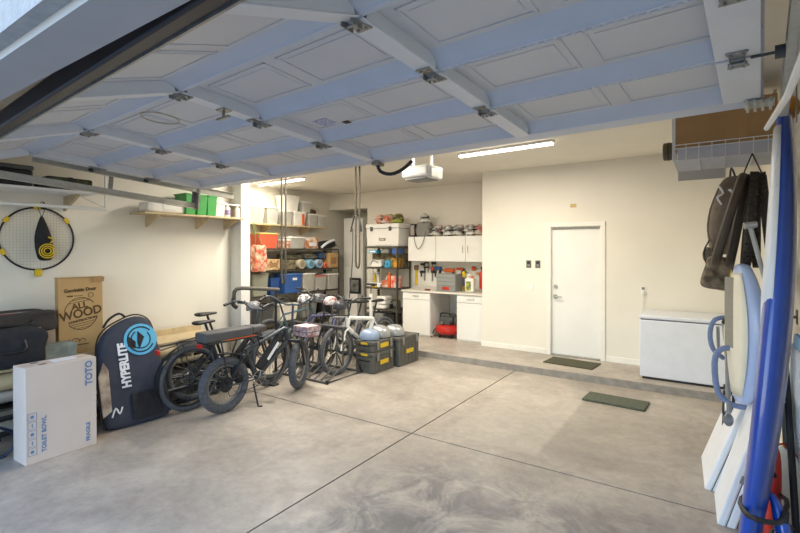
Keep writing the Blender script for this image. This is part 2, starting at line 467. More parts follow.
# rollers and right-hand top bracket
for x in (.03, -4.99):
    for y in yj[1:3]:
        g = G().cyl((x-.05 if x > 0 else x+.05, y, -.01), (x+.045 if x > 0 else x-.045, y, -.01), .006, n=8)
        g.cyl((x+.02 if x > 0 else x-.05, y, -.01), (x+.05 if x > 0 else x-.02, y, -.01), .024, n=14)
        obj('roller', g, DGRAY, GD)
g = G().bx(-.05, .06, -.13, -.03, -.02, -.012)
for k in range(4): g.bx(-.045+k*.028, -.033+k*.028, -.14, -.02, -.034, -.012)
obj('top_bracket', g, TRACKM, GD, bevel=.002)
# lock handle, sticker and round seam mark on the panels
g = G().cyl((-2.36, -1.33, -.006), (-2.36, -1.33, -.05), .008, n=10).bx(-2.42, -2.30, -1.34, -1.32, -.058, -.046).bx(-2.40, -2.32, -1.36, -1.30, -.012, -.006)
obj('lock_handle', g, STEEL, GD, bevel=.003)
obj('warning_sticker', G().bx(-2.19, -2.07, -.84, -.74, .0485, .0505), mat('sticker', '#c8c8d6', .6, scale=60, col2='#8084a4'), GD)
obj('warning_sticker', G().bx(-2.03, -1.98, -.74, -.70, .0485, .0505), INK, GD)
obj('round_seam_mark', G().ring((-3.02, -1.38, .049), .11, .0025, 'Z', n=40, k=6), mat('seam_ochre', '#b09a72', .7), GD)
# opener arm
g = G().tube([(-2.33, -.05, 0), (-2.32, -.02, -.07), (-2.25, .03, -.09), (-2.18, .08, -.05), (-2.12, .12, .02)], .014)
obj('opener_arm', g, BLKM, GD)
obj('lift_bracket', G().bx(-2.36, -2.30, -.08, .0, -.03, -.006).cyl((-2.36, -.05, -.02), (-2.30, -.05, -.02), .01, n=10), GALV, GD)

# tracks
def track(x, y0, y1, label):
    t = thing('door_track', label, 'track', (.17, 2.76, 2.45), (rad(-4.7), 0, rad(-3.7)), 'garage door tracks')
    s_ = 1 if x > -1 else -1
    g = G().bx(x-.002, x+.002, y0, y1, -.035, .035)
    g.bx(x-(.03 if s_ > 0 else 0), x+(0 if s_ > 0 else .03), y0, y1, -.035, -.031).bx(x-(.03 if s_ > 0 else 0), x+(0 if s_ > 0 else .03), y0, y1, .031, .035)
    obj('rail', g, TRACKM, t)
    return t
t = track(-5.02, -1.55, .42, 'galvanised door track along the left edge of the open garage door')
g = G().bx(-5.09, -5.055, -2.1, -.02, -.21, -.15).bx(-5.09, -5.02, -2.1, -.02, -.214, -.208)
obj('support_angle', g, TRACKM, t, bevel=.003)
for y in (-.05, -.9):
    obj('hanger_strap', G().bx(-5.075, -5.07, y-.02, y+.02, -.2, .62), GALV, t)
obj('end_bracket', G().bx(-5.10, -5.0, -.03, -.01, -.22, .04).cyl((-5.06, -.05, -.1), (-5.06, .02, -.1), .02, n=10), GALV, t)
t = track(.11, -1.2, .10, 'white door track beside the right wall and cardboard carton')
obj('white_rod', G().tube([(.11, -1.5, -.31), (.075, -.86, -.27), (.03, -.18, -.165)], .011, smooth=0), WHITE, t)
obj('hanger_strap', G().bx(.135, .14, -.02, .02, -.10, .6), GALV, t)

# opener
t = thing('door_opener', 'white motorised door opener box hanging from the ceiling', 'opener', (-3.12, 5.1, 2.66), rad(-3.7)); t.scale = (1.18, 1.18, 1.18)
g = G().box((0, 0, .09), (.36, .30, .13)); obj('housing', g, WHITE, t, bevel=.035, seg=4)
obj('lens_panel', G().box((0, -.01, .015), (.30, .22, .03)), GRAY, t, bevel=.012)
obj('light_cover', G().box((.16, 0, .07), (.07, .24, .12)), mat('lens_white', '#f2f0ea', .3, trans=.3), t, bevel=.02)
for x in (-.12, .12): obj('hanger', G().bx(x-.012, x+.012, -.012, .012, .15, (CE-2.66)/1.18), GALV, t)

# ------------------------------------------------------------ left side
def face_rot(az, ip=0):
    return (Matrix.Rotation(az, 3, 'Z') @ Matrix.Rotation(pi/2, 3, 'X') @ Matrix.Rotation(ip, 3, 'Z')).to_euler()
FX = pi/2     # facing +X

# long low bench of boards along the left wall
t = thing('lumber_bench', 'low plank bench along the left wall holding bags and a tall carton', 'bench', (XL+.03, 0, 0))
obj('top_board', G().bx(0, .50, .75, 3.6, .69, .715), WOOD, t, bevel=.003)
obj('back_board', G().bx(0, .03, .75, 3.6, .715, .79), WOOD, t, bevel=.003)
for y in (.8, 1.7, 2.6, 3.5):
    obj('support', G().bx(.02, .42, y, y+.05, 0, .69), mat('dark_wood', '#4a4038', .7), t, bevel=.003)
obj('shelf_board', G().bx(.0, .46, .8, 3.55, .34, .36), mat('dark_wood', '#4a4038'), t)
def roll(name, label, x, z, r, y0, y1, m, grp):
    g = G().cyl((0, 0, 0), (0, y1-y0, 0), r, n=22)
    t = thing(name, label, 'roll', (x, y0, z), 0, grp)
    obj('rolled_sheet', g, m, t, bevel=.004)
    obj('core', G().cyl((0, -.004, 0), (0, .01, 0), r*.45, n=16), CARD, t)
    return t
TANC = mat('tan_vinyl', '#c7b48c', .7, var=.1)
roll('carpet_roll', 'tan rolled sheet lying under the bench top, upper of the rolls', -5.22, .60, .075, .9, 3.3, TANC, 'rolls and poles under the bench')
roll('carpet_roll', 'grey rolled sheet lying beneath the tan roll at the left wall', -5.20, .47, .052, .95, 2.0, mat('grey_vinyl', '#96938b', .7, var=.1), 'rolls and poles under the bench')
roll('carpet_roll', 'thin pale rolled sheet running behind the black bag towards the bicycles', -5.17, .475, .03, 2.05, 3.35, TANC, 'rolls and poles under the bench')
for i, (x, z, y0, y1, l) in enumerate([(-5.12, .30, 1.2, 3.3, 'black pole lying low along the left wall, topmost of the black poles'),
                            (-5.08, .18, 1.1, 3.4, 'black pole lying low along the left wall, middle of the black poles'),
                            (-5.10, .03, 2.2, 3.5, 'black pole resting on the floor at the left wall behind the bicycles')]):
    tag(obj('black_pole', G().cyl((0, 0, 0), (0, y1-y0, 0), .025, n=12), BLKM, loc=(x, y0, z)), l, 'pole', 'black poles along the left wall')
t = thing('folded_frame', 'folded black tubular frame on the floor behind the white carton', 'folding frame', (-5.0, .95, 0))
g = G().tube([(0, 0, .02), (0, .42, .02), (.02, .46, .22), (.02, .02, .42), (0, .0, .2)], .013, closed=True)
obj('tube_frame', g, mat('navy_metal', '#27344d', .35, .4), t)
obj('tube_frame', G().tube([(-.08, .05, .02), (-.08, .4, .3), (-.08, .0, .34), (-.08, .36, .02)], .012), BLKM, t)
obj('cloth_seat', G().box((-.04, .22, .2), (.03, .34, .2), (rad(12), 0, 0)), FABB, t, bevel=.01)

# bags on the bench
def soft(name, g, m, parent=None, **k):
    return obj(name, g, m, parent, subsurf=2, **k)
def duffel(label, loc, rot, L, Wd, H, m, stripe=None):
    t = thing('duffel_bag', label, 'bag', loc, rot, 'black duffel bags on the bench')
    g = G().box((0, 0, H/2), (Wd, L, H)); g.sub(3); g.jitter(.024, int(L*100))
    soft('bag_body', g, m, t)
    g = G().tube([(Wd*.45, -L*.2, H*.75), (Wd*.56, -L*.18, H*.5), (Wd*.58, L*.18, H*.48), (Wd*.45, L*.2, H*.76)], .012)
    obj('handle', g, BLACK, t)
    obj('zip', G().tube([(Wd*.2, -L*.46, H*.97), (Wd*.22, 0, H*1.0), (Wd*.2, L*.46, H*.96)], .006), GRAY, t)
    if stripe: obj('piping', G().tube([(Wd*.3, -L*.47, H*.93), (Wd*.36, 0, H*.97), (Wd*.3, L*.46, H*.9)], .009), stripe, t)
    return t
duffel('large black duffel bag at the left edge in front of the cartons', (-5.26, 1.40, .72), 0, .62, .40, .34, FABB)
duffel('dark brown-black duffel bag with red piping behind the large duffel', (-5.47, 1.50, .99), rad(4), .75, .30, .19, mat('brown_black', '#38322f', .8, var=.2, bump=.2), mat('rust_piping', '#8e3a2c', .7))
g = G().box((0, 0, .07), (.2, .35, .14)); g.sub(2).jitter(.02, 3)
tag(soft('grey_cloth_bundle', g, mat('grey_green_cloth', '#8c958f', .9, var=.3, scale=12), loc=(-5.33, 1.84, .715)), 'crumpled grey cloth bundle between the duffel and the brown carton', 'cloth')

# brown carton on the bench
t = thing('cardboard_carton', 'tall worn brown carton printed ALL WOOD standing on the bench', 'box', (-5.38, 2.10, .715), (0, rad(-3), rad(-4)), 'cartons at the left wall'); t.scale = (1, .88, .97)
obj('carton_body', G().bx(-.10, 0, -.225, .225, 0, .80), CARD2, t, bevel=.004)
g = G().bx(-.10, .010, -.228, .228, .796, .803).box((.012, .18, .77), (.01, .12, .05), (0, .3, .1))
obj('flap', g, CARD, t)
tl = rad(9)
text('lettering', 'ALL', .088, INK, t, (.002, -.015, .495), face_rot(FX, tl), bold=.002, sx=1.15)
text('lettering', 'WOOD', .125, INK, t, (.002, .0, .415), face_rot(FX, tl), sx=1.0, bold=.003)
text('lettering', 'CONSTRUCTION', .032, INK, t, (.002, .012, .345), face_rot(FX, tl), sx=1.15, bold=.001)
text('lettering', 'Gorrinisin Door', .052, INK, t, (.002, -.005, .665), face_rot(FX, rad(3)), sx=.95, bold=.002)
obj('printed_mark', G().bx(0, .002, -.14, -.08, .595, .610), INK, t)
obj('printed_mark', G().bx(0, .002, -.07, .02, .600, .606), INK, t)
g = G()
for a0, a1 in ((40, 172), (222, 348)): g.ring((.0015, .0, .415), .168, .0035, 'X', n=40, k=6, a0=rad(a0), a1=rad(a1))
obj('round_emblem', g, INK, t)
for k in range(3):
    for s_ in (1, -1):
        if k == 2 and s_ > 0: continue
        d_ = .150-.024*k; w_ = math.sqrt(.168**2-d_**2)
        cy_, cz_ = -sin(tl)*d_*s_, .415+cos(tl)*d_*s_
        obj('emblem_line', G().box((.0015, cy_, cz_), (.002, 2*w_*.9, .005), (tl, 0, 0)), INK, t)
for y_, r_ in ((-.06, .04), (-.13, .03), (.01, .03)):
    obj('printed_mark', G().ring((.0015, y_, .12), r_, .003, 'X', n=16, k=6, a0=0, a1=pi), INK, t)
obj('printed_mark', G().bx(0, .002, -.19, .07, .085, .095), INK, t)
obj('printed_mark', G().ring((.0015, .10, .605), .026, .0025, 'X', n=20, k=6), INK, t)

# white carton on the floor
t = thing('cardboard_carton', 'large pale carton printed TOTO and TOILET BOWL standing on the floor', 'box', (-4.665, 1.66, 0), (0, rad(-1), rad(2)), 'cartons at the left wall')
obj('carton_body', G().bx(-.25, 0, -.25, .285, 0, .795), CARDP, t, bevel=.004)
obj('packing_tape', G().bx(-.15, -.11, -.25, .285, .794, .7965), mat('tape_clear', '#cdb8a4', .35), t)
obj('shipping_label', G().bx(-.20, -.06, -.02, .17, .7967, .798), WINK, t)
obj('hand_hole', G().sph((-.08, -.1, .795), (.018, .035, .003)), BLACK, t)
obj('hand_hole', G().sph((-.20, -.12, .795), (.018, .035, .003)), BLACK, t)
text('lettering', 'TOTO', .078, BINK, t, (.002, .225, .66), face_rot(FX, pi/2), bold=.002)
text('lettering', 'FRAGILE', .045, BINK, t, (.002, .215, .135), face_rot(FX, pi/2), bold=.001)
text('lettering', 'TOILET BOWL', .046, BINK, t, (.002, -.12, .225), face_rot(FX, pi/2), bold=.001)
g = G()
for k in range(5):
    z = .07+.072*k
    g.bx(0, .002, -.235, -.232, z, z+.062).bx(0, .002, -.175, -.172, z, z+.062).bx(0, .002, -.235, -.172, z, z+.003).bx(0, .002, -.235, -.172, z+.059, z+.062)
    if k % 2: g.bx(0, .002, -.207, -.2, z+.015, z+.045)
    else: g.sph((.001, -.204, z+.03), (.001, .014, .014), 10)
obj('handling_symbols', g, BINK, t)

# board bag
t = thing('board_bag', 'dark padded board bag printed HYPERLITE leaning on the left wall', 'bag', (-4.80, 2.42, 0), (0, rad(-17), rad(-3)))
prof = [(-.29, .0), (.28, .0), (.33, .06), (.31, .30), (.29, .65), (.26, .98), (.20, 1.10), (.08, 1.14), (-.08, 1.09), (-.22, 1.01), (-.29, .90), (-.32, .70), (-.33, .35), (-.32, .06)]
def inset(p, k, c=(-.04, .55)): return [(c[0]+(a-c[0])*k, c[1]+(b-c[1])*k) for a, b in p]
secs = []
for x, k in ((-.20, .80), (-.185, .93), (-.12, 1.0), (-.04, 1.0), (-.01, .95), (.004, .86)):
    secs.append([(x, a, max(b, .0) if k < 1 else b) for a, b in inset(prof, k)])
obj('bag_body', G().loft(secs), BAGB, t, subsurf=1, ang=60)
obj('bottom_pocket', G().bx(0, .022, -.08, .21, .06, .33), FABB, t, bevel=.012)
obj('zip', G().tube([(-.09, a, b) for a, b in inset(prof[2:], 1.01)], .008), BLACK, t)
obj('side_panel', G().prism([(-.345, .15), (-.345, .55), (-.29, .68), (-.25, .6), (-.26, .2)], .02, 'YZ', -.015), mat('side_cloth', '#b9ad9f', .8, scale=8, col2='#85766b'), t, bevel=.006)
obj('top_handle', G().tube([(-.09, -.22, 1.04), (-.08, -.16, 1.12), (-.08, -.06, 1.17), (-.09, .0, 1.13)], .012), BLACK, t)
text('lettering', 'HYPERLITE', .115, WINK, t, (.008, -.10, .62), face_rot(FX, pi/2), bold=.006, sx=.82)
lg = obj('round_logo', G().cyl((0, .085, .86), (.012, .085, .86), .165, n=40), LBLUE, t)
g = G().ring((.013, .085, .86), .13, .007, 'X', n=36, k=6, a0=rad(40), a1=rad(330)).prism([(.06, .95), (.12, .88), (.06, .76), (.045, .83)], .004, 'YZ', .012).prism([(.03, .84), (-.03, .90), (-.05, .8), (.02, .77)], .004, 'YZ', .012)
g.ring((.013, .085, .86), .095, .006, 'X', n=30, k=6, a0=rad(120), a1=rad(400))
obj('logo_drawing', g, FABB, lg)
g = G().tube([(.012, -.27, .14), (.012, -.23, .22), (.012, -.2, .16), (.012, -.17, .22)], .008)
obj('small_print', g, WINK, t)

# round practice net with bag on the wall
t = thing('practice_net', 'round black hooped practice net with yellow tabs on the left wall', 'net', (XL+.009, 1.825, 1.885), (0, 0, 0))
R_ = .315
obj('hoop', G().ring((0, 0, 0), R_, .009, 'X', n=56, k=8), BLACK, t)
g = G()
k = -R_+.028
while k < R_:
    w_ = math.sqrt(R_*R_-k*k)
    g.cyl((0, k, -w_), (0, k, w_), .0009, n=4); g.cyl((0, -w_, k), (0, w_, k), .0009, n=4); k += .028
nt_ = obj('netting', g, mat('net_cord', '#b9b09c', .9), t); nt_['kind'] = 'stuff'
for a in (20+270, 38, 145, 205, 92):
    a = rad(a if a != 290 else 270)
    big = abs(a-rad(270)) < .01
    obj('yellow_tab', G().box((.004, cos(a)*(R_+(.03 if big else 0)), sin(a)*(R_+(.03 if big else 0))), (.024, .06, .07 if big else .035), (a+pi/2, 0, 0)), YEL, t, bevel=.003)
t = thing('carry_bag', 'small black drawstring bag with yellow cord hanging over the net', 'bag', (XL+.09, 1.84, 1.90))
g = G().loft([[(.04*cos(q)*s_, .085*sin(q)*s_+dy, z) for q in [2*pi*i/12 for i in range(12)]] for z, s_, dy in ((-.24, .5, .02), (-.22, .85, .02), (-.1, 1, .01), (.02, .9, 0), (.1, .6, -.005), (.19, .25, -.01), (.215, .1, -.01))])
obj('bag_body', g, FABB, t, subsurf=1)
g = G()
for r_ in (.03, .05, .07): g.ring((.045, .025, -.14), r_, .0055, 'X', n=22, k=6)
g.tube([(.04, .05, -.06), (.045, .07, -.02), (.045, .03, 0)], .007)
obj('yellow_cord', g, YEL, t)
obj('drawstring', G().tube([(0, -.01, .2), (0, -.04, .3), (0, 0, .36), (0, .02, .3), (0, -.01, .2)], .003), BLACK, t)
tag(obj('wall_hook', G().tube([(-.02, 0, .02), (.06, 0, 0), (.08, 0, .03)], .006), BLKM, loc=(XL+.02, 1.84, 2.22)), 'dark wall hook above the round net', 'hook')

# wire shelf high on the left wall, with hanging rail
t = thing('wall_shelf', 'white slatted wall shelf above the round net loaded with dark cases', 'shelf', (XL, 0, 2.36), 0, 'high wall shelves')
g = G().bx(.0, .46, .8, 2.2, -.012, 0)
for k in range(24):
    g.bx(.01+k*.019, .018+k*.019, .8, 2.2, -.022, -.012)
obj('slatted_deck', g, WHITE, t)
for y in (1.25, 2.05):
    obj('bracket', G().prism([(0, -.18), (0, -.022), (.34, -.022), (.34, -.04)], .025, 'XZ', y), WOOD, t, bevel=.002)
t = thing('hanging_rail', 'long white tube rail hung below the left wall shelf', 'rail', (-5.23, 0, 2.19))
obj('rail', G().cyl((0, .8, 0), (0, 2.27, 0), .017, n=12), WHITE, t)
obj('hanger', G().cyl((0, 2.255, 0), (0, 2.255, CE-2.19), .010, n=8), WHITE, t)
obj('brace', G().cyl((0, 2.25, .02), (-.3, 2.1, .16), .004, n=6), WHITE, t)
t = thing('storage_case', 'long black storage case on the high left wall shelf', 'case', (-5.45, 1.25, 2.362), 0, 'dark cases on the left wall shelf')
obj('case_body', G().bx(-.2, .2, -.4, .4, 0, .15), BLACK, t, bevel=.02)
obj('lid', G().bx(-.205, .205, -.405, .405, .15, .19), DGRAY, t, bevel=.012)
obj('handle', G().tube([(.2, .12, .09), (.235, .13, .085), (.235, .25, .085), (.2, .26, .09)], .009, smooth=0), BLACK, t)
obj('latch', G().bx(.2, .215, -.2, -.14, .1, .18), GRAY, t)
t = thing('storage_case', 'dark green camouflage case at the end of the left wall shelf', 'case', (-5.42, 1.95, 2.362), 0, 'dark cases on the left wall shelf')
obj('case_body', G().bx(-.17, .17, -.2, .2, 0, .12), mat('camo_green', '#59603f', .8, scale=16, col2='#23261e'), t, bevel=.02)
obj('strap', G().bx(-.173, .173, -.02, .02, -.001, .123), BLACK, t)
obj('buckle', G().bx(.17, .19, -.035, .035, .02, .07), BLACK, t, bevel=.004)

# shelf with the green bins
t = thing('wall_shelf', 'pale wooden wall shelf with triangular brackets carrying the green bins', 'shelf', (XL, 0, 2.21), 0, 'high wall shelves')
obj('shelf_board', G().bx(0, .35, 2.72, 4.09, -.022, 0), WOOD, t, bevel=.002)
for y in (2.9, 3.55, 3.98):
    obj('bracket', G().prism([(0, -.16), (0, -.022), (.28, -.022), (.28, -.05)], .03, 'XZ', y), WOOD, t, bevel=.002)
tag(obj('small_shelf', G().bx(0, .22, 3.75, 4.09, 2.385, 2.4), WHITE, loc=(XL, 0, 0)), 'thin white upper shelf beside the post above the bottles', 'shelf')
t = thing('white_bundle', 'rounded white plastic case lying at the left end of the wall shelf', 'case', (-5.52, 3.02, 2.212))
g = G().box((0, 0, .065), (.22, .5, .13)); g.sub(2)
soft('case_body', g, WHITE, t); obj('label_plate', G().bx(.105, .115, -.06, .1, .04, .1), LID, t, bevel=.004)
def tub(label, loc, w, d, h, m, lid=LID, grp=None, name='storage_tub', rot=0, k=.86, cat='bin', handle=True):
    t = thing(name, label, cat, loc, rot, grp)
    bd = obj('tub_body', G().taper((0, 0, 0), w, d, h, k), m, t, bevel=.008)
    if lid: obj('lid', G().bx(-w/2-.01, w/2+.01, -d/2-.01, d/2+.01, h, h+.022).bx(-w/2+.02, w/2-.02, -d/2+.02, d/2-.02, h+.022, h+.03), lid, t, bevel=.005)
    else: obj('rim', G().bx(-w/2-.008, w/2+.008, -d/2-.008, -d/2+.004, h-.015, h).bx(-w/2-.008, w/2+.008, d/2-.004, d/2+.008, h-.015, h).bx(w/2-.004, w/2+.008, -d/2, d/2, h-.015, h).bx(-w/2-.008, -w/2+.004, -d/2, d/2, h-.015, h), m, t)
    return t
for y, l in ((3.30, 'tall green bin on the wall shelf, left one next to the white case'), (3.45, 'tall green bin on the wall shelf, middle of the three'), (3.59, 'tall green bin on the wall shelf, right one next to the white tub')):
    tub(l, (-5.50, y, 2.212), .26, .145, .26, GREEN, None, 'green bins on the wall shelf')
def bottle(label, loc, r, h, m, cap=LID, grp=None, name='bottle', cat='bottle', band=None):
    t = thing(name, label, cat, loc, 0, grp)
    obj('bottle_body', G().lathe([(r*.92, 0), (r, .01), (r, h*.68), (r*.8, h*.8), (r*.38, h*.86), (r*.38, h*.9)], n=18), m, t)
    obj('cap', G().cyl((0, 0, h*.89), (0, 0, h), r*.45, n=14), cap, t)
    if band: obj('paper_label', G().cyl((0, 0, h*.2), (0, 0, h*.6), r*1.01, n=18), band, t)
    return t
tub('round cream tub next to the green bins', (-5.5, 3.74, 2.212), .16, .15, .17, MILK, LID, 'tubs and bottles beside the green bins', name='cream_tub')
bottle('white bottle with purple label beside the post', (-5.50, 3.90, 2.212), .04, .17, WHITE, band=PURP, grp='tubs and bottles beside the green bins')
bottle('plain white bottle on the shelf touching the post', (-5.45, 4.02, 2.212), .035, .165, WHITE, grp='tubs and bottles beside the green bins')

# ------------------------------------------------------------ rear left: high shelf with tubs
t = thing('wall_shelf', 'long pale shelf on the rear left wall stacked with clear tubs', 'shelf', (XLR, 0, 2.30), 0, 'high wall shelves')
obj('shelf_board', G().bx(0, .42, 5.0, 8.0, -.025, 0), WOOD, t, bevel=.002)
for y in (5.3, 6.4, 7.5):
    obj('bracket', G().prism([(0, -.2), (0, -.025), (.34, -.025), (.34, -.05)], .03, 'XZ', y), WOOD, t, bevel=.002)
X2 = -7.68
gt = 'clear tubs on the rear left shelf'
tb = [(5.60, 0, .34, .26, CLEAR, 'clear tub with pale contents right beside the post on the high shelf'),
      (5.55, .30, .30, .15, LID, 'flat white lidded tub on top of the tub beside the post'),
      (5.55, .48, .26, .13, MILK, 'small milky tub crowning the stack beside the post'),
      (6.00, 0, .40, .32, mat('cream_fill', '#e2d6ae', .5, var=.15, scale=7), 'wide cream filled tub on the high shelf left of the hanging straps'),
      (6.42, 0, .30, .33, CLEAR, 'clear tub half hidden behind the hanging bicycle straps'),
      (6.83, 0, .22, .28, CLEAR, 'narrow clear tub just right of the hanging straps'),
      (7.18, 0, .34, .28, MILK, 'milky tub with orange strip on the high shelf'),
      (6.95, .305, .38, .31, MILK, 'white bucket stacked on top, left of the two upper buckets'),
      (7.38, .305, .26, .22, CLEAR, 'smaller clear bucket stacked on top, right of the two upper buckets'),
      (7.58, 0, .28, .26, CLEAR, 'clear tub near the right end of the high shelf'),
      (7.86, 0, .24, .24, CLEAR, 'rightmost clear tub on the high shelf')]
for y, dz, wd, h_, m, l in tb:
    tt = tub(l, (X2, y, 2.302+dz), .32, wd, h_, m, LID, gt)
    if 'orange' in l: obj('orange_strip', G().bx(.155, .162, .05, .12, .02, .26), ORANGE, tt)
g = G().box((0, 0, .07), (.2, .22, .14)); g.sub(2).jitter(.03, 5)
tag(soft('brown_cloth_bundle', g, mat('brown_cloth', '#6e5540', .9, var=.4, scale=14), loc=(X2, 7.62, 2.56)), 'brown cloth bundle heaped on the tubs at the shelf end', 'cloth')

# steel shelving unit below it
def shelving(label, loc, w, d, h, levels, nx=2, name='shelving_unit'):
    """w along local x, d along local y"""
    t = thing(name, label, 'shelving', loc[0], loc[1], 'steel shelving units')
    for z in levels:
        g = G().bx(-w/2, w/2, -d/2, d/2, z-.012, z)
        g.bx(-w/2, w/2, -d/2-.002, -d/2+.01, z-.035, z).bx(-w/2, w/2, d/2-.01, d/2+.002, z-.035, z)
        g.bx(-w/2-.002, -w/2+.01, -d/2, d/2, z-.035, z).bx(w/2-.01, w/2+.002, -d/2, d/2, z-.035, z)
        obj('shelf', g, SHELFM, t)
    xs = [-w/2, w/2] if nx == 2 else [-w/2, 0, w/2]
    for x in xs:
        for y in (-d/2, d/2):
            s1 = -1 if x > 0 else 1; s2 = -1 if y > 0 else 1
            g = G().bx(x-s1*.004, x+s1*.036, y-s2*.004, y-s2*.0, 0, h).bx(x-s1*.004, x, y-s2*.004, y+s2*.036, 0, h)
            obj('upright', g, SHELFM, t)
    return t
shelving('wide dark steel shelving unit against the rear left wall', ((-7.62, 7.02, 0), pi/2), 2.55, .46, 1.80, (.30, .86, 1.36, 1.80), nx=2)
XF = -7.52
def sbox(name, label, cat, y, z, wd, h_, m, x=XF, d_=.3, grp=None, bev=.01, parts=None):
    t = thing(name, label, cat, (x, y, z+.002), 0, grp)
    obj('body', G().bx(-d_/2, d_/2, -wd/2, wd/2, 0, h_), m, t, bevel=bev)
    if parts: parts(t, d_, wd, h_)
    return t
g1 = 'storage on the rear steel shelving'
# top tier
tt = tub('coral orange tote with yellow rim on top of the steel shelving', (XF, 6.18, 1.802), .34, .46, .28, CORAL, mat('tote_lid', '#c9b96a', .5), g1, name='storage_tote', k=.82)
tub('white lidded tub beside the coral tote on the steel shelving', (XF, 6.95, 1.802), .34, .42, .22, CLEAR, LID, g1)
tub('small tub with red and white print in front of the straps', (XF+.05, 6.66, 1.802), .2, .2, .16, FLORAL, LID, g1)
t = thing('chip_bag', 'orange and white printed bag lying on the steel shelving', 'bag', (XF, 7.42, 1.805), 0)
g = G().box((0, 0, .12), (.25, .46, .24)); g.sub(2).jitter(.03, 8); soft('bag_body', g, mat('orange_brown', '#c0702a', .5, scale=7, col2='#e0d8cc'), t)
obj('label', G().box((.135, 0, .09), (.01, .22, .08)), WINK, t, bevel=.003)
t = thing('folded_pad', 'black and white folded padded bag sloping off the shelving end', 'bag', (XF, 7.92, 1.805), (rad(8), 0, 0))
g = G().box((0, 0, .09), (.3, .58, .16)); g.sub(2).jitter(.03, 9); soft('bag_body', g, FABB, t)
obj('white_band', G().tube([(.16, -.24, .06), (.17, -.05, .14), (.15, .2, .17)], .03), WINK, t)
obj('strap', G().tube([(.1, .26, .1), (.16, .34, -.05), (.15, .38, -.2)], .015), GRAY, t)
# second tier (z 1.36)
for i, (y, wd, h_, m, nm, l, cat) in enumerate([
    (5.95, .34, .12, FLORAL, 'printed_pack', 'flowered pack lying left on the second tier of the steel shelving', 'pack'),
    (6.30, .34, .22, FLOR2, 'printed_box', 'yellow box with red print on the second tier of the steel shelving', 'box'),
    (6.75, .30, .20, KHAKI, 'folded_blanket', 'folded khaki blanket behind the hanging straps', 'blanket'),
    (8.08, .30, .34, CARD2, 'cardboard_box', 'small upright cardboard box at the right end of the second tier', 'box')]):
    t = sbox(nm, l, cat, y, 1.36, wd, h_, m, grp=g1)
    if 'box' in nm: obj('printed_panel', G().bx(.15, .153, -wd*.3, wd*.3, h_*.25, h_*.7), mat('box_print', '#9c7a55', .8), t)
for i, (y, r_, m, l) in enumerate([(7.06, .105, mat('beige_roll', '#b9ab90', .9), 'beige rolled mat, left of the rolls on the second tier'),
        (7.33, .10, mat('light_blue_roll', '#7fb0c9', .8), 'light blue roll between the beige and the striped roll'),
        (7.60, .10, mat('striped_roll', '#a9bccb', .8, scale=12, col2='#5d86a6'), 'pale blue striped roll on the second tier'),
        (7.80, .06, CORAL, 'small coral roll tucked beside the striped roll')]):
    t = thing('rolled_mat', l, 'roll', (XF+.02, y, 1.363+r_), 0, 'rolled mats on the second tier')
    obj('roll_body', G().cyl((-.16, 0, 0), (.16, 0, 0), r_, n=22), m, t, bevel=.006)
    obj('roll_end', G().ring((.162, 0, 0), r_*.5, .006, 'X', n=20, k=6).ring((.162, 0, 0), r_*.22, .005, 'X', n=16, k=6), DGRAY, t)
for i, (y, z, wd, h_, m, l) in enumerate([(6.92, 1.56, .5, .12, mat('dark_camo', '#6a6350', .9, scale=18, col2='#2a2a28'), 'dark patterned bundle on top of the khaki blanket'),
        (7.42, 1.57, .42, .13, mat('camo_bundle', '#757061', .9, scale=20, col2='#33322e'), 'camouflage bundle lying above the rolled mats'),
        (7.80, 1.57, .2, .15, mat('navy_bundle', '#4a6896', .9, scale=20, col2='#2b3038'), 'navy bundle beside the small cardboard box')]):
    g = G().box((0, 0, h_/2), (.3, wd, h_)); g.sub(2).jitter(.03, 20+i)
    tag(soft('cloth_bundle', g, m, loc=(XF-.06, y, z)), l, 'cloth', 'cloth bundles on the second tier')
# third tier (z .86)
g3 = 'tubs on the third tier of the steel shelving'
tub('grey green lidded bin at the left end of the third tier', (XF, 5.98, .862), .34, .36, .42, mat('sage_bin', '#97998a', .5, var=.1), mat('sage_lid', '#7d7f72', .5), g3)
tub('narrow dark blue bin on the third tier behind the grey green bin', (XF, 6.34, .862), .32, .22, .34, mat('navy_bin', '#2c4f8c', .4), None, g3)
tt = tub('wide blue bin with white label on the third tier', (XF, 6.82, .862), .34, .50, .38, BLUE, mat('blue_rim', '#5478b4', .4), g3)
obj('paper_label', G().bx(.165, .172, -.02, .1, .27, .32), WINK, tt)
tub('tall clear bin to the right of the wide blue bin', (XF, 7.28, .862), .34, .36, .37, CLEAR, LID, g3)
tub('clear bin with coral lid on the third tier', (XF, 7.66, .862), .34, .34, .31, CLEAR, mat('coral_lid', '#cf7261', .5), g3)
tub('rightmost clear bin on the third tier', (XF, 8.06, .862), .34, .34, .33, CLEAR, LID, g3)
# lower tier
for i, (y, wd, h_, m, l) in enumerate([(6.1, .4, .35, DGRAY, 'dark bin low on the steel shelving behind the bicycles, left one'), (6.7, .5, .32, MILK, 'milky bin low on the steel shelving behind the bicycles'), (7.3, .45, .34, GRAY, 'grey bin low on the steel shelving behind the bicycles'), (7.85, .4, .3, BLACK, 'black bin low on the steel shelving behind the bicycles, right one')]):
    tub(l, (XF, y, .302), .34, wd, h_, m, LID if i == 1 else m, 'bins on the lowest tier')
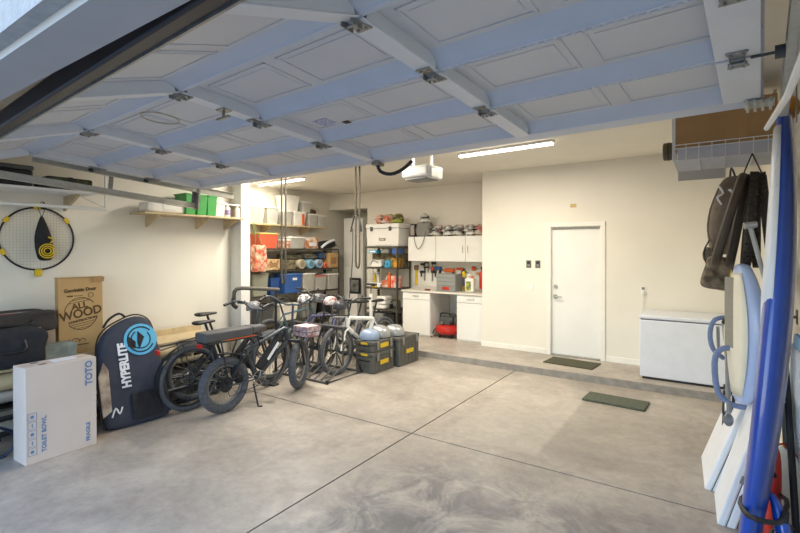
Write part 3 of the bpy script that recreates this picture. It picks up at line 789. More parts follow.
# hanging flowered bag
t = thing('flowered_bag', 'red and cream flowered bag hanging beside the grey white post', 'bag', (-7.25, 5.84, 1.60))
g = G().box((0, 0, 0), (.2, .27, .5)); g.sub(3).jitter(.04, 12); soft('bag_body', g, mat('red_flowers', '#e6cfae', .8, scale=11, col2='#c9543f'), t)
obj('handle', G().tube([(0, -.08, .22), (-.08, -.03, .5), (-.17, 0, .70), (-.08, .03, .5), (0, .08, .22)], .008), mat('green_strap', '#70804a', .8), t)
t['label'] = 'red and cream flowered bag hanging beside the grey white post'
# things in the far recess
t = thing('utility_cabinet', 'tall white utility cabinet in the far recess behind the straps', 'cabinet', (-7.3, 9.0, ZS))
obj('body', G().bx(-.3, .3, -.3, .3, 0, 2.45), WHITE, t, bevel=.01)
obj('door', G().bx(-.28, .28, -.32, -.3, .05, 1.25), DOORW, t, bevel=.006); obj('door', G().bx(-.28, .28, -.32, -.3, 1.28, 2.4), DOORW, t, bevel=.006)
t = thing('breaker_box', 'grey metal box on the wall left of the utility cabinet', 'electrical box', (XLR+.06, 8.43, 1.25))
obj('body', G().bx(-.05, .05, -.16, .06, 0, .7), GRAY, t, bevel=.006); obj('cover', G().bx(.05, .058, -.14, .04, .03, .67), mat('grey_cover', '#8d8c85', .5), t)
t = thing('framed_panel', 'dark framed picture panel standing at the foot of the white cabinet', 'picture', (-7.15, 8.6, .72))
obj('frame', G().bx(-.16, .16, -.02, .02, 0, .38), BLACK, t, bevel=.006); obj('picture', G().bx(-.12, .12, -.024, -.02, .05, .33), mat('pic', '#8b8d86', .5, scale=7, col2='#3a3b39'), t)
tag(obj('stand', G().bx(-.16, .16, -.12, .12, 0, .62), WHITE, loc=(-7.15, 8.6, ZS), bevel=.01), 'low white stand under the dark picture panel', 'stand')

# ------------------------------------------------------------ alcove: second shelving unit with the cooler
shelving('narrow dark steel shelving unit beside the white cabinets, cooler on top', ((-5.88, 8.17, ZS), 0), .86, .5, 1.75, (.12, .42, .87, 1.30, 1.745))
t = thing('ice_chest', 'large white ice chest with dark latches on top of the shelving', 'cooler', (-5.87, 8.17, ZS+1.747))
obj('chest_body', G().taper((0, 0, 0), .86, .44, .38, .95), WHITE, t, bevel=.02, seg=3)
obj('lid', G().bx(-.44, .44, -.23, .23, .385, .485), WHITE, t, bevel=.022, seg=3)
for x in (-.27, .22): obj('latch', G().bx(x-.03, x+.03, -.25, -.22, .33, .42), DGRAY, t, bevel=.006)
pl_ = obj('name_plate', G().bx(-.08, .09, -.222, -.21, .12, .18), GRAY, t, bevel=.004)
obj('emboss', G().bx(-.05, .06, -.2245, -.2215, .135, .165), mat('plate_text', '#b9b7ae', .5), pl_)
obj('drain_panel', G().bx(-.2, .25, -.215, -.2, .02, .05), mat('cooler_offwhite', '#dedbd2', .5), t, bevel=.004)  # drain panel a little darker than the white chest
def helmet(label, loc, m, m2, rot=0, s=1., grp='helmets', visor=True, name='helmet', half=False):
    t = thing(name, label, 'helmet', loc, rot, grp); t.scale = (s, s, s)
    if half:
        g = G().lathe([(.10, .0), (.125, .01), (.13, .05), (.118, .10), (.085, .14), (.04, .158), (0, .162)], n=24)
        for v in g.bm.verts: v.co.y *= 1.22
        obj('shell', g, m, t)
        g = G()
        for k in (-1, 0, 1): g.tube([(k*.045, -.11, .085), (k*.042, -.05, .138), (k*.04, .03, .15), (k*.042, .10, .11)], .007)
        obj('vents', g, m2, t)
        obj('rim', G().ring((0, 0, .008), .118, .010, 'Z', n=28, k=6), m2, t)
        obj('chin_strap', G().tube([(-.10, 0, .02), (-.09, -.10, .005), (.09, -.10, .005), (.10, 0, .02)], .006), BLACK, t)
        return t
    # shell: open-face dome with chin bar, facing -y
    g = G().lathe([(.085, 0), (.105, .03), (.122, .09), (.12, .15), (.098, .205), (.06, .235), (.0, .245)], n=22)
    for v in g.bm.verts: v.co.y *= 1.18
    obj('shell', g, m, t)
    g = G().tube([(-.10, .0, .05), (-.095, -.11, .045), (-.05, -.175, .05), (.05, -.175, .05), (.095, -.11, .045), (.10, .0, .05)], .026)
    obj('chin_bar', g, m2, t)
    g = G().sph((0, -.085, .125), (.088, .065, .042), 16); obj('goggle', g, BLACK, t)
    if visor: obj('visor', G().prism([(-.09, -.10), (.09, -.10), (.07, -.22), (-.07, -.22)], .012, 'XY', .19), m2, t, bevel=.004)
    g = G().box((-.1, -.0, .12), (.04, .12, .02), (0, 0, .3)).box((.1, 0, .12), (.04, .12, .02), (0, 0, -.3)).box((0, .02, .235), (.03, .16, .02))
    obj('graphics', g, m2 if m2 is not m else RED, t)
    return t
GRPM = mat('moto_graphic', '#d8d4ca', .35, scale=11, col2='#33302e')
REDG = mat('moto_red', '#c9c0b6', .35, scale=10, col2='#9c3328')
ORG = mat('moto_orange', '#d2c2b0', .4, scale=10, col2='#c4532c')
helmet('orange and white motocross helmet on the left of the ice chest lid', (-6.05, 8.15, 2.335), ORG, ORG, rad(60), .85, 'helmets on the ice chest')
helmet('orange and white motocross helmet lying behind, middle of the ice chest lid', (-5.83, 8.13, 2.335), ORG, GRPM, rad(-70), .85, 'helmets on the ice chest')
helmet('lime and black motocross helmet on the right of the ice chest lid', (-5.56, 8.13, 2.335), mat('moto_lime', '#9aa052', .4, scale=9, col2='#4b2c20'), LIME, rad(-20), .85, 'helmets on the ice chest')
# items on its tiers
XB = 8.02
def it(name, label, cat, x, z, w, d_, h_, m, grp=None, bev=.006, lab=None):
    t = thing(name, label, cat, (x, XB, z), 0, grp)
    obj('body', G().bx(-w/2, w/2, -d_/2, d_/2, 0, h_), m, t, bevel=bev)
    if lab: obj('front_label', G().bx(-w*.35, w*.35, -d_/2-.002, -d_/2, h_*.25, h_*.75), lab, t)
    return t
z1 = ZS+1.302; z2 = ZS+.872; z3 = ZS+.422; z4 = ZS+.122
gs = 'small goods on the narrow shelving'
it('tissue_box', 'light blue carton at the top left of the narrow shelving', 'box', -6.1, z1+.30, .22, .2, .07, TEAL, gs, lab=WINK)
tag(obj('box_riser', G().bx(-.4, .4, -.1, .12, 0, .295), mat('riser_dark', '#4a4640', .8, scale=9, col2='#8b7b52'), loc=(-5.88, 8.25, z1)), 'dark stack of boards filling the back of the upper tier', 'boards')
it('grey_box', 'grey carton beside the light blue carton on the upper tier', 'box', -5.78, z1+.30, .2, .2, .08, GRAY, gs)
it('blue_box', 'blue crate at the upper right of the narrow shelving', 'box', -5.52, z1+.28, .14, .2, .12, BLUE, gs)
t = thing('power_sander', 'white bulky bundle on the upper tier beside the blue ball', 'bundle', (-6.02, XB-.02, z1), 0, gs)
g = G().box((0, 0, .08), (.3, .18, .16)); g.sub(2).jitter(.02, 31); soft('bundle_body', g, WHITE, t); obj('strap', G().tube([(-.12, -.09, .05), (-.05, -.11, .15), (.08, -.1, .1)], .01), GRAY, t)
t['label'] = 'white bulky bundle on the upper tier beside the blue ball'; t.name = 'white_bundle'
t = thing('toy_ball', 'bright blue round helmet on the upper tier of the narrow shelving', 'helmet', (-5.72, XB-.03, z1), 0, gs); t.name = 'child_helmet'
obj('shell', G().lathe([(.09, 0), (.1, .03), (.095, .1), (.06, .15), (0, .165)], n=20), TEAL, t); obj('vents', G().bx(-.04, -.02, -.1, -.06, .05, .1).bx(.02, .04, -.1, -.06, .05, .1), BLACK, t)
it('yellow_case', 'yellow tool case on the upper tier, right of the blue helmet', 'case', -5.53, z1, .15, .22, .2, mat('case_yellow', '#d39a2c', .5, scale=9, col2='#55401e'), gs, bev=.015)
for x, l in ((-6.18, 'white cloth roll at the left of the middle tier'), (-5.98, 'white cloth roll near the yellow tape on the middle tier')):
    g = G().box((0, 0, .05), (.17, .2, .10)); g.sub(2).jitter(.02, 4); tag(soft('cloth_roll', g, WHITE, loc=(x, XB, z2)), l, 'cloth', gs)
it('yellow_tape_measure', 'yellow and black tape measure on the middle tier', 'tool', -6.05, z2, .14, .08, .07, YEL, gs, lab=BLACK); 
bpy.data.objects['yellow_tape_measure'].location.y = 7.93
bottle('orange spray bottle on the middle tier of the narrow shelving', (-5.72, XB, z2), .055, .32, ORANGE, ORANGE, gs, band=None)
it('orange_tub', 'orange and white tub on the middle tier behind the spray bottle', 'tub', -5.80, z2, .14, .12, .16, ORG, gs)
it('detergent_bag', 'white bag with red and yellow print at the right of the middle tier', 'bag', -5.54, z2, .17, .18, .26, mat('red_yellow_print', '#ded9cf', .5, scale=9, col2='#d0402a'), gs, bev=.02)
for x, h_, m, l in ((-6.25, .3, YEL, 'yellow tall spray can at the back left of the middle tier'), (-6.15, .32, WHITE, 'white tall spray can at the back of the middle tier'), (-5.92, .24, MILK, 'milky jar at the back of the middle tier')):
    b_ = bottle(l, (x, 8.2, z2), .035, h_, m, LID, gs, name='spray_can', cat='can')
for i in range(3):
    g = G().box((0, 0, .045), (.26, .26, .09)); g.sub(2).jitter(.012, 40+i)
    tag(soft('white_sack', g, WHITE, loc=(-5.88+.01*i, XB, z3+.088*i)), ('bottom', 'middle', 'topmost')[i]+' white folded sack of the stack on the low tier', 'sack', 'white sacks on the low tier')
t = thing('ear_defenders', 'black headband ear defenders on the low tier, right of the sacks', 'ear defenders', (-5.6, XB, z3), 0)
obj('headband', G().ring((0, 0, .12), .075, .011, 'Y', n=18, k=8, a0=0, a1=pi), BLACK, t)
for x in (-.075, .075): obj('ear_cup', G().cyl((x-.02, 0, .06), (x+.02, 0, .06), .05, n=16), BLACK, t, bevel=.006)
bottle('yellow capped dark can on the low tier beside the cabinet', (-5.48, XB, z3), .04, .24, DGRAY, YEL, gs, name='spray_can', cat='can')
for i, (x, m) in enumerate([(-6.15, DGRAY), (-5.9, GRAY), (-5.62, BLACK)]):
    it('parts_crate', ('dark', 'grey', 'black')[i]+' crate on the bottom tier of the narrow shelving', 'crate', x, z4, .22, .3, .2, m, 'crates on the bottom tier')
# slotted standards on the wall left of the unit
for i, x in enumerate((-6.52, -6.40)):
    g = G().bx(-.018, .018, -.02, 0, 0, 1.3)
    o = obj('slotted_standard', g, WHITE, loc=(x, 8.5, .75))
    t_ = tag(o, ('white slotted wall strip farther from the steel shelving', 'white slotted wall strip touching the steel shelving')[i], 'shelf strip', 'slotted strips')
    g = G()
    for k in range(26): g.bx(-.008, .008, -.0215, -.0195, .03+k*.049, .05+k*.049)
    obj('slots', g, BLACK, o)

# ------------------------------------------------------------ alcove: cabinets
def cabinet(label, x0, x1, grp):
    y0, y1 = 7.64, 8.42
    t = thing('base_cabinet', label, 'cabinet', ((x0+x1)/2, y0, ZS), 0, grp); w = x1-x0
    obj('carcass', G().bx(-w/2, w/2, .02, y1-y0, 0, .85), DOORW, t, bevel=.002)
    dr = obj('drawer', G().bx(-w/2+.004, w/2-.004, 0, .019, .71, .845), DOORW, t, bevel=.003)
    obj('drawer_pull', G().tube([(-.07, .0, .78), (-.06, -.022, .78), (.06, -.022, .78), (.07, 0, .78)], .006, smooth=0), STEEL, dr)
    obj('door', G().bx(-w/2+.004, w/2-.004, 0, .019, .03, .70), DOORW, t, bevel=.003)
    return t
cabinet('white base cabinet left of the red compressor', -5.13, -4.50, 'white base cabinets')
cabinet('white base cabinet right of the red compressor next to the wall corner', -3.93, -3.37, 'white base cabinets')
tag(obj('worktop', G().bx(-5.15, -3.36, 7.61, 8.46, ZS+.852, ZS+.882), mat('worktop', '#dcd6ca', .4), bevel=.003), 'pale worktop spanning the two white base cabinets', 'worktop')
t = thing('wall_cabinet', 'long white wall cabinet under the row of helmets', 'cabinet', (-5.3, 8.1, 1.54))
obj('carcass', G().bx(0, 1.94, .02, .40, 0, .505), DOORW, t, bevel=.002)
for i, (a, b) in enumerate(((0, .66), (.664, 1.32), (1.324, 1.94))):
    d_ = obj('door', G().bx(a+.003, b-.003, 0, .02, .003, .502), DOORW, t, bevel=.003)
    if i: obj('handle', G().tube([((b-.05 if i == 1 else a+.05), .0, .17), ((b-.05 if i == 1 else a+.05), -.02, .18), ((b-.05 if i == 1 else a+.05), -.02, .30), ((b-.05 if i == 1 else a+.05), 0, .31)], .005, smooth=0), STEEL, d_)
# bag and helmets on the wall cabinet
t = thing('shoulder_bag', 'grey and black shoulder bag at the left end of the wall cabinet', 'bag', (-5.0, 8.27, 2.047))
g = G().box((0, 0, .15), (.34, .2, .3)); g.sub(2).jitter(.01, 2); soft('bag_body', g, mat('grey_bag', '#85827c', .8, var=.1), t)
obj('end_panel', G().bx(-.29, -.16, -.12, .1, 0, .27), BLACK, t, bevel=.02); obj('end_cloth', G().bx(-.27, -.18, -.125, -.12, .03, .24), mat('pinkgrey', '#9c9088', .8), t)
obj('strap', G().tube([(-.12, -.10, .28), (-.13, -.16, .1), (-.13, -.2, -.05), (-.04, -.2, -.26), (.08, -.2, -.12), (.12, -.16, .1)], .007), mat('strap_olive', '#5e5a4a', .8), t)
helmet('black and white helmet sitting on the grey shoulder bag', (-4.98, 8.25, 2.335), GRPM, WHITE, rad(30), .8, 'helmets above the wall cabinet', True)
hl = ['helmet beside the shoulder bag, first of the row', 'black and white helmet, second in the row above the wall cabinet', 'black and white helmet at the middle of the row above the wall cabinet',
      'black and white helmet, third from the wall corner above the wall cabinet', 'red and white helmet, second from the wall corner above the wall cabinet', 'red and white helmet tucked at the wall corner above the wall cabinet']
for i, x in enumerate((-4.68, -4.44, -4.2, -3.96, -3.72, -3.48)):
    helmet(('dark graphic ' if i == 0 else '')+hl[i], (x, 8.27, 2.048), GRPM if i < 4 else REDG, (GRPM, WHITE, GRPM, WHITE, REDG, REDG)[i], rad((-40, 50, -30, 70, -50, 25)[i]), .92, 'helmets above the wall cabinet')

# wall tools and worktop goods
zw = ZS+.884
t = thing('tool_chest', 'grey drawer tool chest with red badge on the worktop', 'tool chest', (-4.22, 7.86, zw))
obj('chest_body', G().bx(-.21, .20, -.1, .2, 0, .33), GRAY, t, bevel=.01)
for k in range(3): obj('drawer', G().bx(-.20, .19, -.108, -.1, .12+.068*k, .18+.068*k), mat('chest_front', '#8f918c', .4), t, bevel=.004)
obj('red_badge', G().bx(-.08, .07, -.112, -.1, .035, .085), RED, t, bevel=.01)
t = thing('plastic_jug', 'white jug with green and yellow label right of the tool chest', 'jug', (-3.78, 7.9, zw))
obj('jug_body', G().bx(-.09, .09, -.06, .06, 0, .26), MILK, t, bevel=.03, seg=3); obj('cap', G().cyl((.04, 0, .26), (.04, 0, .30), .025), ORANGE, t)
obj('handle', G().tube([(-.02, 0, .25), (-.06, 0, .31), (.02, 0, .32)], .012), MILK, t)
obj('front_label', G().bx(-.06, .04, -.063, -.06, .03, .2), mat('green_label', '#c8c04a', .6, scale=14, col2='#3d5a4a'), t)
t = thing('fire_extinguisher', 'red fire extinguisher on the alcove wall by the corner', 'extinguisher', (-3.56, 7.95, 1.05))
obj('cylinder', G().lathe([(.05, 0), (.055, .01), (.055, .28), (.03, .33), (.018, .35)], n=20), RED, t)
obj('valve', G().bx(-.015, .015, -.015, .015, .35, .39).box((0, -.03, .40), (.02, .1, .014), (.2, 0, 0)), BLACK, t)
obj('hose', G().tube([(.02, 0, .36), (.07, -.02, .33), (.065, -.02, .1)], .009), BLACK, t)
obj('bracket', G().bx(-.06, .06, .05, .54, .1, .13), BLKM, t)
bottle('yellow bottle with blue label on the worktop behind the chest', (-4.06, 8.2, zw), .05, .42, YEL, BLACK, band=BLUE)
t = thing('clamp', 'black bar clamp hanging on the wall above the worktop', 'clamp', (-5.12, 8.489, 1.40), 0, 'clamps on the alcove wall')
obj('bar', G().bx(-.012, .012, -.03, -.015, -.28, .1), STEEL, t); obj('jaw', G().bx(-.09, .012, -.045, -.01, .04, .09), BLACK, t, bevel=.006); obj('handle', G().bx(-.10, .02, -.05, -.01, -.12, -.07).cyl((-.08, -.03, -.2), (-.08, -.03, -.08), .014), BLACK, t)
clone(t, 'black bar clamp hanging just right of the first clamp', (-4.93, 8.489, 1.42), scale=(-1, 1, 1.1))
clone(t, 'small black clamp hanging highest on the alcove wall', (-5.03, 8.489, 1.46), scale=(1, 1, .6))
t = thing('spirit_level', 'yellow handled tool hanging at the left of the clamps', 'tool', (-5.33, 8.489, 1.02))
obj('handle', G().bx(-.02, .02, -.03, 0, 0, .32), YEL, t, bevel=.006); obj('head', G().bx(-.05, .05, -.04, 0, .32, .42), mat('tool_head', '#80624a', .6), t, bevel=.01)
t.name = 'hand_tool'
t = thing('pistol_drill', 'orange power drill on a wall hook above the tool chest', 'drill', (-4.5, 8.45, 1.30))
obj('motor_body', G().cyl((-.12, 0, .05), (.1, 0, .05), .04, n=16), ORANGE, t, bevel=.008); obj('handle', G().box((.06, 0, -.04), (.05, .045, .14), (0, .2, 0)), BLACK, t, bevel=.01); obj('chuck', G().cyl((-.18, 0, .05), (-.12, 0, .05), .02, .03), STEEL, t)
t = thing('pistol_drill', 'blue power drill left of the orange drill', 'drill', (-4.78, 8.455, 1.34)); obj('motor_body', G().cyl((-.09, 0, .05), (.07, 0, .05), .035, n=16), BLUE, t, bevel=.008); obj('handle', G().box((.04, 0, -.03), (.045, .04, .12), (0, .2, 0)), BLACK, t, bevel=.01); obj('chuck', G().cyl((-.13, 0, .05), (-.09, 0, .05), .016, .025), ORANGE, t)
for i, (x, z, w_, h_, m, l) in enumerate([(-4.93, 1.33, .07, .09, ORANGE, 'small orange hook tool on the alcove wall'), (-4.28, 1.36, .16, .05, mat('red_orange', '#d9541e', .5), 'red orange tool lying on the wall hooks above the chest'),
      (-4.2, 1.29, .1, .06, BLACK, 'black pliers on the alcove wall above the chest'), (-3.98, 1.36, .08, .08, ORANGE, 'orange reel on the alcove wall above the jug'), (-3.86, 1.28, .12, .06, mat('tan_grip', '#c49a6a', .6), 'tan gripped tool above the white jug')]):
    t = thing('hand_tool', l, 'tool', (x, 8.479, z), 0, 'small tools on the alcove wall')
    obj('grip', G().bx(-w_/2, w_/2, -.03, .01, 0, h_), m, t, bevel=.01); obj('shaft', G().cyl((w_/2-.01, 0, h_/2), (w_/2+.05, 0, h_/2), .008), STEEL, t)
tag(obj('pegboard', G().bx(-5.35, -3.4, -.008, 0, 1.0, 1.53), mat('peg_white', '#e2dfd4', .6), loc=(0, YA-.001, 0)), 'white pegboard behind the hanging tools', 'pegboard')
tag(obj('red_block', G().bx(-.05, .05, -.03, .03, 0, .03), mat('dark_red', '#7c2b23', .5), loc=(-4.62, 7.75, zw), bevel=.006), 'small dark red block left of the tool chest', 'block')

# compressor
t = thing('air_compressor', 'red pancake air compressor on the floor between the white cabinets', 'compressor', (-4.22, 7.85, ZS))
obj('tank', G().lathe([(.08, .07), (.19, .075), (.235, .12), (.24, .17), (.22, .22), (.15, .245), (.05, .25)], n=30), RED, t)
g = G().box((-.02, 0, .32), (.22, .2, .14)).cyl((.02, -.05, .34), (.13, -.05, .34), .05)
obj('pump', g, DGRAY, t, bevel=.012)
obj('handle', G().tube([(-.17, 0, .24), (-.17, 0, .42), (-.12, 0, .455), (.12, 0, .455), (.17, 0, .42), (.17, 0, .24)], .014), BLACK, t)
for x, y in ((-.13, -.1), (.13, -.1), (0, .14)): obj('foot', G().cyl((x, y, 0), (x, y, .09), .022, .016), BLACK, t)
obj('gauge', G().cyl((-.06, -.15, .29), (-.06, -.11, .29), .028, n=16), CHROME, t)
obj('hose', G().tube([(-.17, -.1, .2), (-.25, -.12, .12), (-.3, -.1, .02), (-.26, -.2, .012)], .009), BLACK, t)

# ------------------------------------------------------------ on the wall with the house door
for x, l in ((-2.525, 'dark wall control left of the pair beside the white door'), (-2.375, 'dark wall control right of the pair beside the white door')):
    t = thing('wall_control', l, 'switch', (x, YB, 1.54), 0, 'dark wall controls')
    obj('plate', G().bx(-.04, .04, -.012, 0, -.06, .06), mat('bronze_plate', '#5c5a52', .4), t, bevel=.004)
    obj('button', G().bx(-.02, .02, -.018, -.012, .005, .04), BLACK, t, bevel=.003); obj('button', G().bx(-.02, .02, -.018, -.012, -.04, -.005), GRAY, t, bevel=.003)
t = thing('light_switch', 'white light switch plate below the dark controls', 'switch', (-2.5, YB, 1.17))
obj('plate', G().bx(-.058, .058, -.006, 0, -.06, .06), TRIM, t, bevel=.003); obj('rocker', G().bx(-.04, -.008, -.01, -.006, -.033, .033), WHITE, t, bevel=.002); obj('rocker', G().bx(.008, .04, -.01, -.006, -.033, .033), WHITE, t, bevel=.002)
t = thing('wall_outlet', 'white wall outlet with a plugged-in cord above the freezer', 'outlet', (-.85, YB, 1.19))
obj('plate', G().bx(-.038, .038, -.006, 0, -.06, .06), TRIM, t, bevel=.003); obj('socket', G().bx(-.02, .02, -.008, -.006, .008, .045), GRAY, t)
tag(obj('power_cord', G().bx(-.016, .016, -.045, -.008, -.045, -.005).tube([(0, -.035, -.04), (.003, -.03, -.12), (-.004, -.025, -.2), (.004, -.03, -.33)], .005), WHITE, loc=(-.85, YB, 1.19)), 'white power cord hanging from the outlet behind the freezer', 'cord')
tag(obj('wall_sign', G().bx(-.045, .045, -.004, 0, -.028, .028), mat('tan_sticker', '#c9ab72', .6), loc=(-1.82, YB, 2.46)), 'small tan sticker high on the wall above the door', 'sticker')

t = thing('chest_freezer', 'white chest freezer on the raised step against the back wall', 'freezer', (-.2, 7.1, ZS))
obj('cabinet', G().bx(-.61, .62, -.35, .33, .03, .765), FREEZ, t, bevel=.012, seg=3)
obj('lid', G().bx(-.615, .625, -.355, .335, .778, .828), FREEZ, t, bevel=.015, seg=3)
obj('lid_gasket', G().bx(-.60, .61, -.343, .325, .764, .779), mat('gasket', '#5d6170', .6), t)
obj('plinth', G().bx(-.58, .59, -.325, .31, 0, .03), BLACK, t)
obj('status_light', G().bx(.50, .56, -.353, -.349, .12, .13), RED, t)

# mats
tag(obj('doormat', G().box((0, 0, .008), (.70, .42, .014)).sub(1), MATD, loc=(-1.74, 7.06, ZS), rot=(0, 0, rad(-5))), 'dark green-brown doormat on the step below the door', 'mat')
tag(obj('floor_mat', G().box((0, 0, .012), (.66, .34, .024)), MATG, loc=(-.955, 5.87, 0), rot=(0, 0, rad(-3)), bevel=.004), 'grey green rubber mat on the floor in front of the step', 'mat')

# ------------------------------------------------------------ bicycles
def wheel(parent, x, z, R, r, m, steer=0, spokes=28, rimm=GRAY, motor=False, y=0):
    t = obj('wheel', G().ring((0, 0, 0), R-r, r, 'Y', n=48, k=12), m, parent, loc=(x, y, z), rot=(0, 0, steer), ang=80)
    rr = R-2*r
    obj('rim', G().ring((0, 0, 0), rr-.004, .013, 'Y', n=48, k=8, flat=1.3), rimm, t)
    g = G()
    hr = .075 if motor else .022
    for k in range(spokes):
        a = 2*pi*k/spokes; s_ = 1 if k % 2 else -1
        a2 = a+s_*.25
        g.cyl((cos(a2)*hr, s_*.028, sin(a2)*hr), (cos(a)*rr, 0, sin(a)*rr), .0016, n=4)
    obj('spokes', g, STEEL if rimm is not BLKM else BLKM, t)
    g = G().cyl((0, -.05, 0), (0, .05, 0), .016, n=14)
    if motor: g.cyl((0, -.035, 0), (0, .035, 0), .082, n=26).cyl((0, -.048, 0), (0, .048, 0), .05, n=20)
    else: g.cyl((0, -.034, 0), (0, -.028, 0), .03, n=16).cyl((0, .034, 0), (0, .028, 0), .03, n=16)
    obj('hub', g, BLKM if motor else DGRAY, t)
    g = G()
    return t
def disc(parent, x, z, y, r):
    g = G().ring((x, y, z), r-.012, .008, 'Y', n=28, k=6, flat=.25)
    for k in range(5):
        a = 2*pi*k/5; g.cyl((x, y, z), (x+cos(a)*(r-.015), y, z+sin(a)*(r-.015)), .004, n=5)
    obj('brake_disc', g, STEEL, parent)
def bicycle(label, loc, az, name='bicycle', R=.345, r=.03, wb=1.1, frame=DARKM, fork=BLKM, tire=RUB, rim=BLKM, steer=0, saddle_h=.92, bar_h=1.02, bar_w=.68, bar='flat', fat=False, grp='bicycles', saddle=True, forkw=.06, tube_r=.018, accent=None, head=None, saddlem=BLACK):
    t = thing(name, label, 'bicycle', loc, pi/2-az, grp)
    wheel(t, 0, R, R, r, tire, rimm=rim, motor=fat)
    xh = wb-.17                                  # steering axis at axle height is close to wb; head tube set back
    BB = Vector((.42, 0, .29)); ST = Vector((.27, 0, .70 if not fat else .62)); HT = Vector((wb-.24, 0, R+.43 if not fat else R+.50)); HB = Vector((wb-.19, 0, R+.30 if not fat else R+.34))
    g = G()
    g.tube([BB, ST], tube_r, smooth=0).tube([ST, HT], tube_r*.95, smooth=0).tube([BB, HB], tube_r*1.35, smooth=0, n=10).tube([HT, HB], tube_r*1.35, smooth=0, n=12)
    for s_ in (-1, 1):
        o_ = .055+r*.4
        g.tube([BB+Vector((0, s_*.03, 0)), Vector((.2, s_*o_, .29)), Vector((0, s_*o_, R))], .010)
        g.tube([ST+Vector((0, s_*.015, -.02)), Vector((.2, s_*o_*.8, .56)), Vector((0, s_*o_, R))], .009)
    g.cyl(BB+Vector((0, -.04, 0)), BB+Vector((0, .04, 0)), .026)
    obj('frame', g, frame, t)
    if accent:
        d_ = (HB-BB); p1 = BB+d_*.35; p2 = BB+d_*.75
        obj('frame_lettering', G().cyl(p1+Vector((0, -.004, 0)), p2+Vector((0, -.004, 0)), tube_r*1.45, n=10), accent, t)
    # drivetrain
    g = G().ring(BB+Vector((0, -.05, 0)), .085, .006, 'Y', n=30, k=6, flat=.6)
    for k in range(5): g.cyl(BB+Vector((0, -.05, 0)), BB+Vector((cos(k*1.257)*.08, -.05, sin(k*1.257)*.08)), .006, n=6)
    obj('chainring', g, STEEL, t)
    ca = rad(-35)
    for s_ in (-1, 1):
        e = BB+Vector((cos(ca)*.17*s_, -.085 if s_ > 0 else .085, sin(ca)*.17*s_))
        g = G().tube([BB+Vector((0, e.y, 0)), e], .010, smooth=0); cr = obj('crank', g, DGRAY, t)
        obj('pedal', G().box(e+Vector((0, -.05 if s_ > 0 else .05, 0)), (.09, .09, .02)), BLACK, cr, bevel=.005)
    g = G().tube([BB+Vector((0, -.05, .085)), Vector((.0, -.05, R+.045))], .004, smooth=0, n=6).tube([BB+Vector((0, -.05, -.085)), Vector((.03, -.05, R-.13)), Vector((.0, -.05, R-.045))], .004, smooth=0, n=6)
    g.ring((0, -.05, R), .045, .006, 'Y', n=20, k=6); obj('chain', g, BLKM, t)
    disc(t, 0, R, .05, .08)
    # saddle
    if saddle:
        sd = (ST-BB).normalized(); top = BB+sd*((saddle_h-BB.z)/sd.z)
        g = G().tube([ST, top], .014, smooth=0); obj('seatpost', g, BLKM, t)
        g = G().loft([[(top.x+x, w_*cos(q), top.z+.02+h_*sin(q)) for q in [2*pi*i/12 for i in range(12)]] for x, w_, h_ in ((-.15, .03, .012), (-.13, .075, .024), (-.08, .08, .026), (0, .04, .022), (.09, .022, .018), (.13, .016, .012))])
        obj('saddle', g, saddlem, t, subsurf=1)
    # front end, steered about the fork
    ax = Vector((wb-.06, 0, 0))
    fw = Vector((wb, 0, R))
    def L(p): return Vector(p)-Vector((wb, 0, 0))
    w_ = wheel(t, wb, R, R, r, tire, steer=steer, rimm=rim)
    g = G()
    for s_ in (-1, 1):
        g.tube([L((wb, s_*(forkw+r*.4), R)), L((wb-.10, s_*(forkw+r*.4), R+.26)), L(HB+Vector((.0, s_*(forkw+r*.4), -.0)))], .016 if fat else .014, smooth=0)
    g.tube([L(HB+Vector((0, -forkw-r*.4, 0))), L(HB+Vector((0, forkw+r*.4, 0)))], .02, smooth=0)
    obj('fork', g, fork, t, loc=(wb, 0, 0), rot=(0, 0, steer))
    g = G()
    sdv = (HT-HB).normalized(); cp = HT+sdv*.05
    hb = Vector((cp.x+.03, 0, max(cp.z+.02, bar_h-.1)))
    g.tube([L(HT), L(cp), L(hb)], .015, smooth=0)
    if bar == 'flat':
        g.tube([L((hb.x-.08, -bar_w/2, bar_h)), L((hb.x-.03, -bar_w/4, bar_h)), L(hb), L((hb.x-.03, bar_w/4, bar_h)), L((hb.x-.08, bar_w/2, bar_h))], .011)
        ends = [((hb.x-.08, s_*bar_w/2, bar_h), (hb.x-.045, s_*(bar_w/2-.12), bar_h)) for s_ in (-1, 1)]
    else:
        z2 = bar_h
        g.tube([L((hb.x-.26, -bar_w/2, z2-.03)), L((hb.x-.12, -bar_w/2, z2)), L((hb.x-.02, -bar_w/2+.05, z2-.01)), L((hb.x, -.10, hb.z)), L(hb), L((hb.x, .10, hb.z)), L((hb.x-.02, bar_w/2-.05, z2-.01)), L((hb.x-.12, bar_w/2, z2)), L((hb.x-.26, bar_w/2, z2-.03))], .012)
        ends = [((hb.x-.27, s_*bar_w/2, z2-.033), (hb.x-.13, s_*bar_w/2, z2)) for s_ in (-1, 1)]
    hbar = obj('handlebar', g, DGRAY if bar == 'flat' else DARKM, t, loc=(wb, 0, 0), rot=(0, 0, steer))
    for e in ends: obj('grip', G().cyl(L(e[0]), L(e[1]), .017, n=12), BLACK, hbar)
    for s_ in (-1, 1):
        p = Vector(ends[0 if s_ < 0 else 1][1])
        obj('brake_lever', G().tube([L(p), L(p+Vector((.05, -s_*.0, -.02))), L(p+Vector((.045, s_*.09, -.03)))], .005).cyl(L(p+Vector((0, 0, -.01))), L(p+Vector((0, 0, .03))), .012), BLKM, hbar)
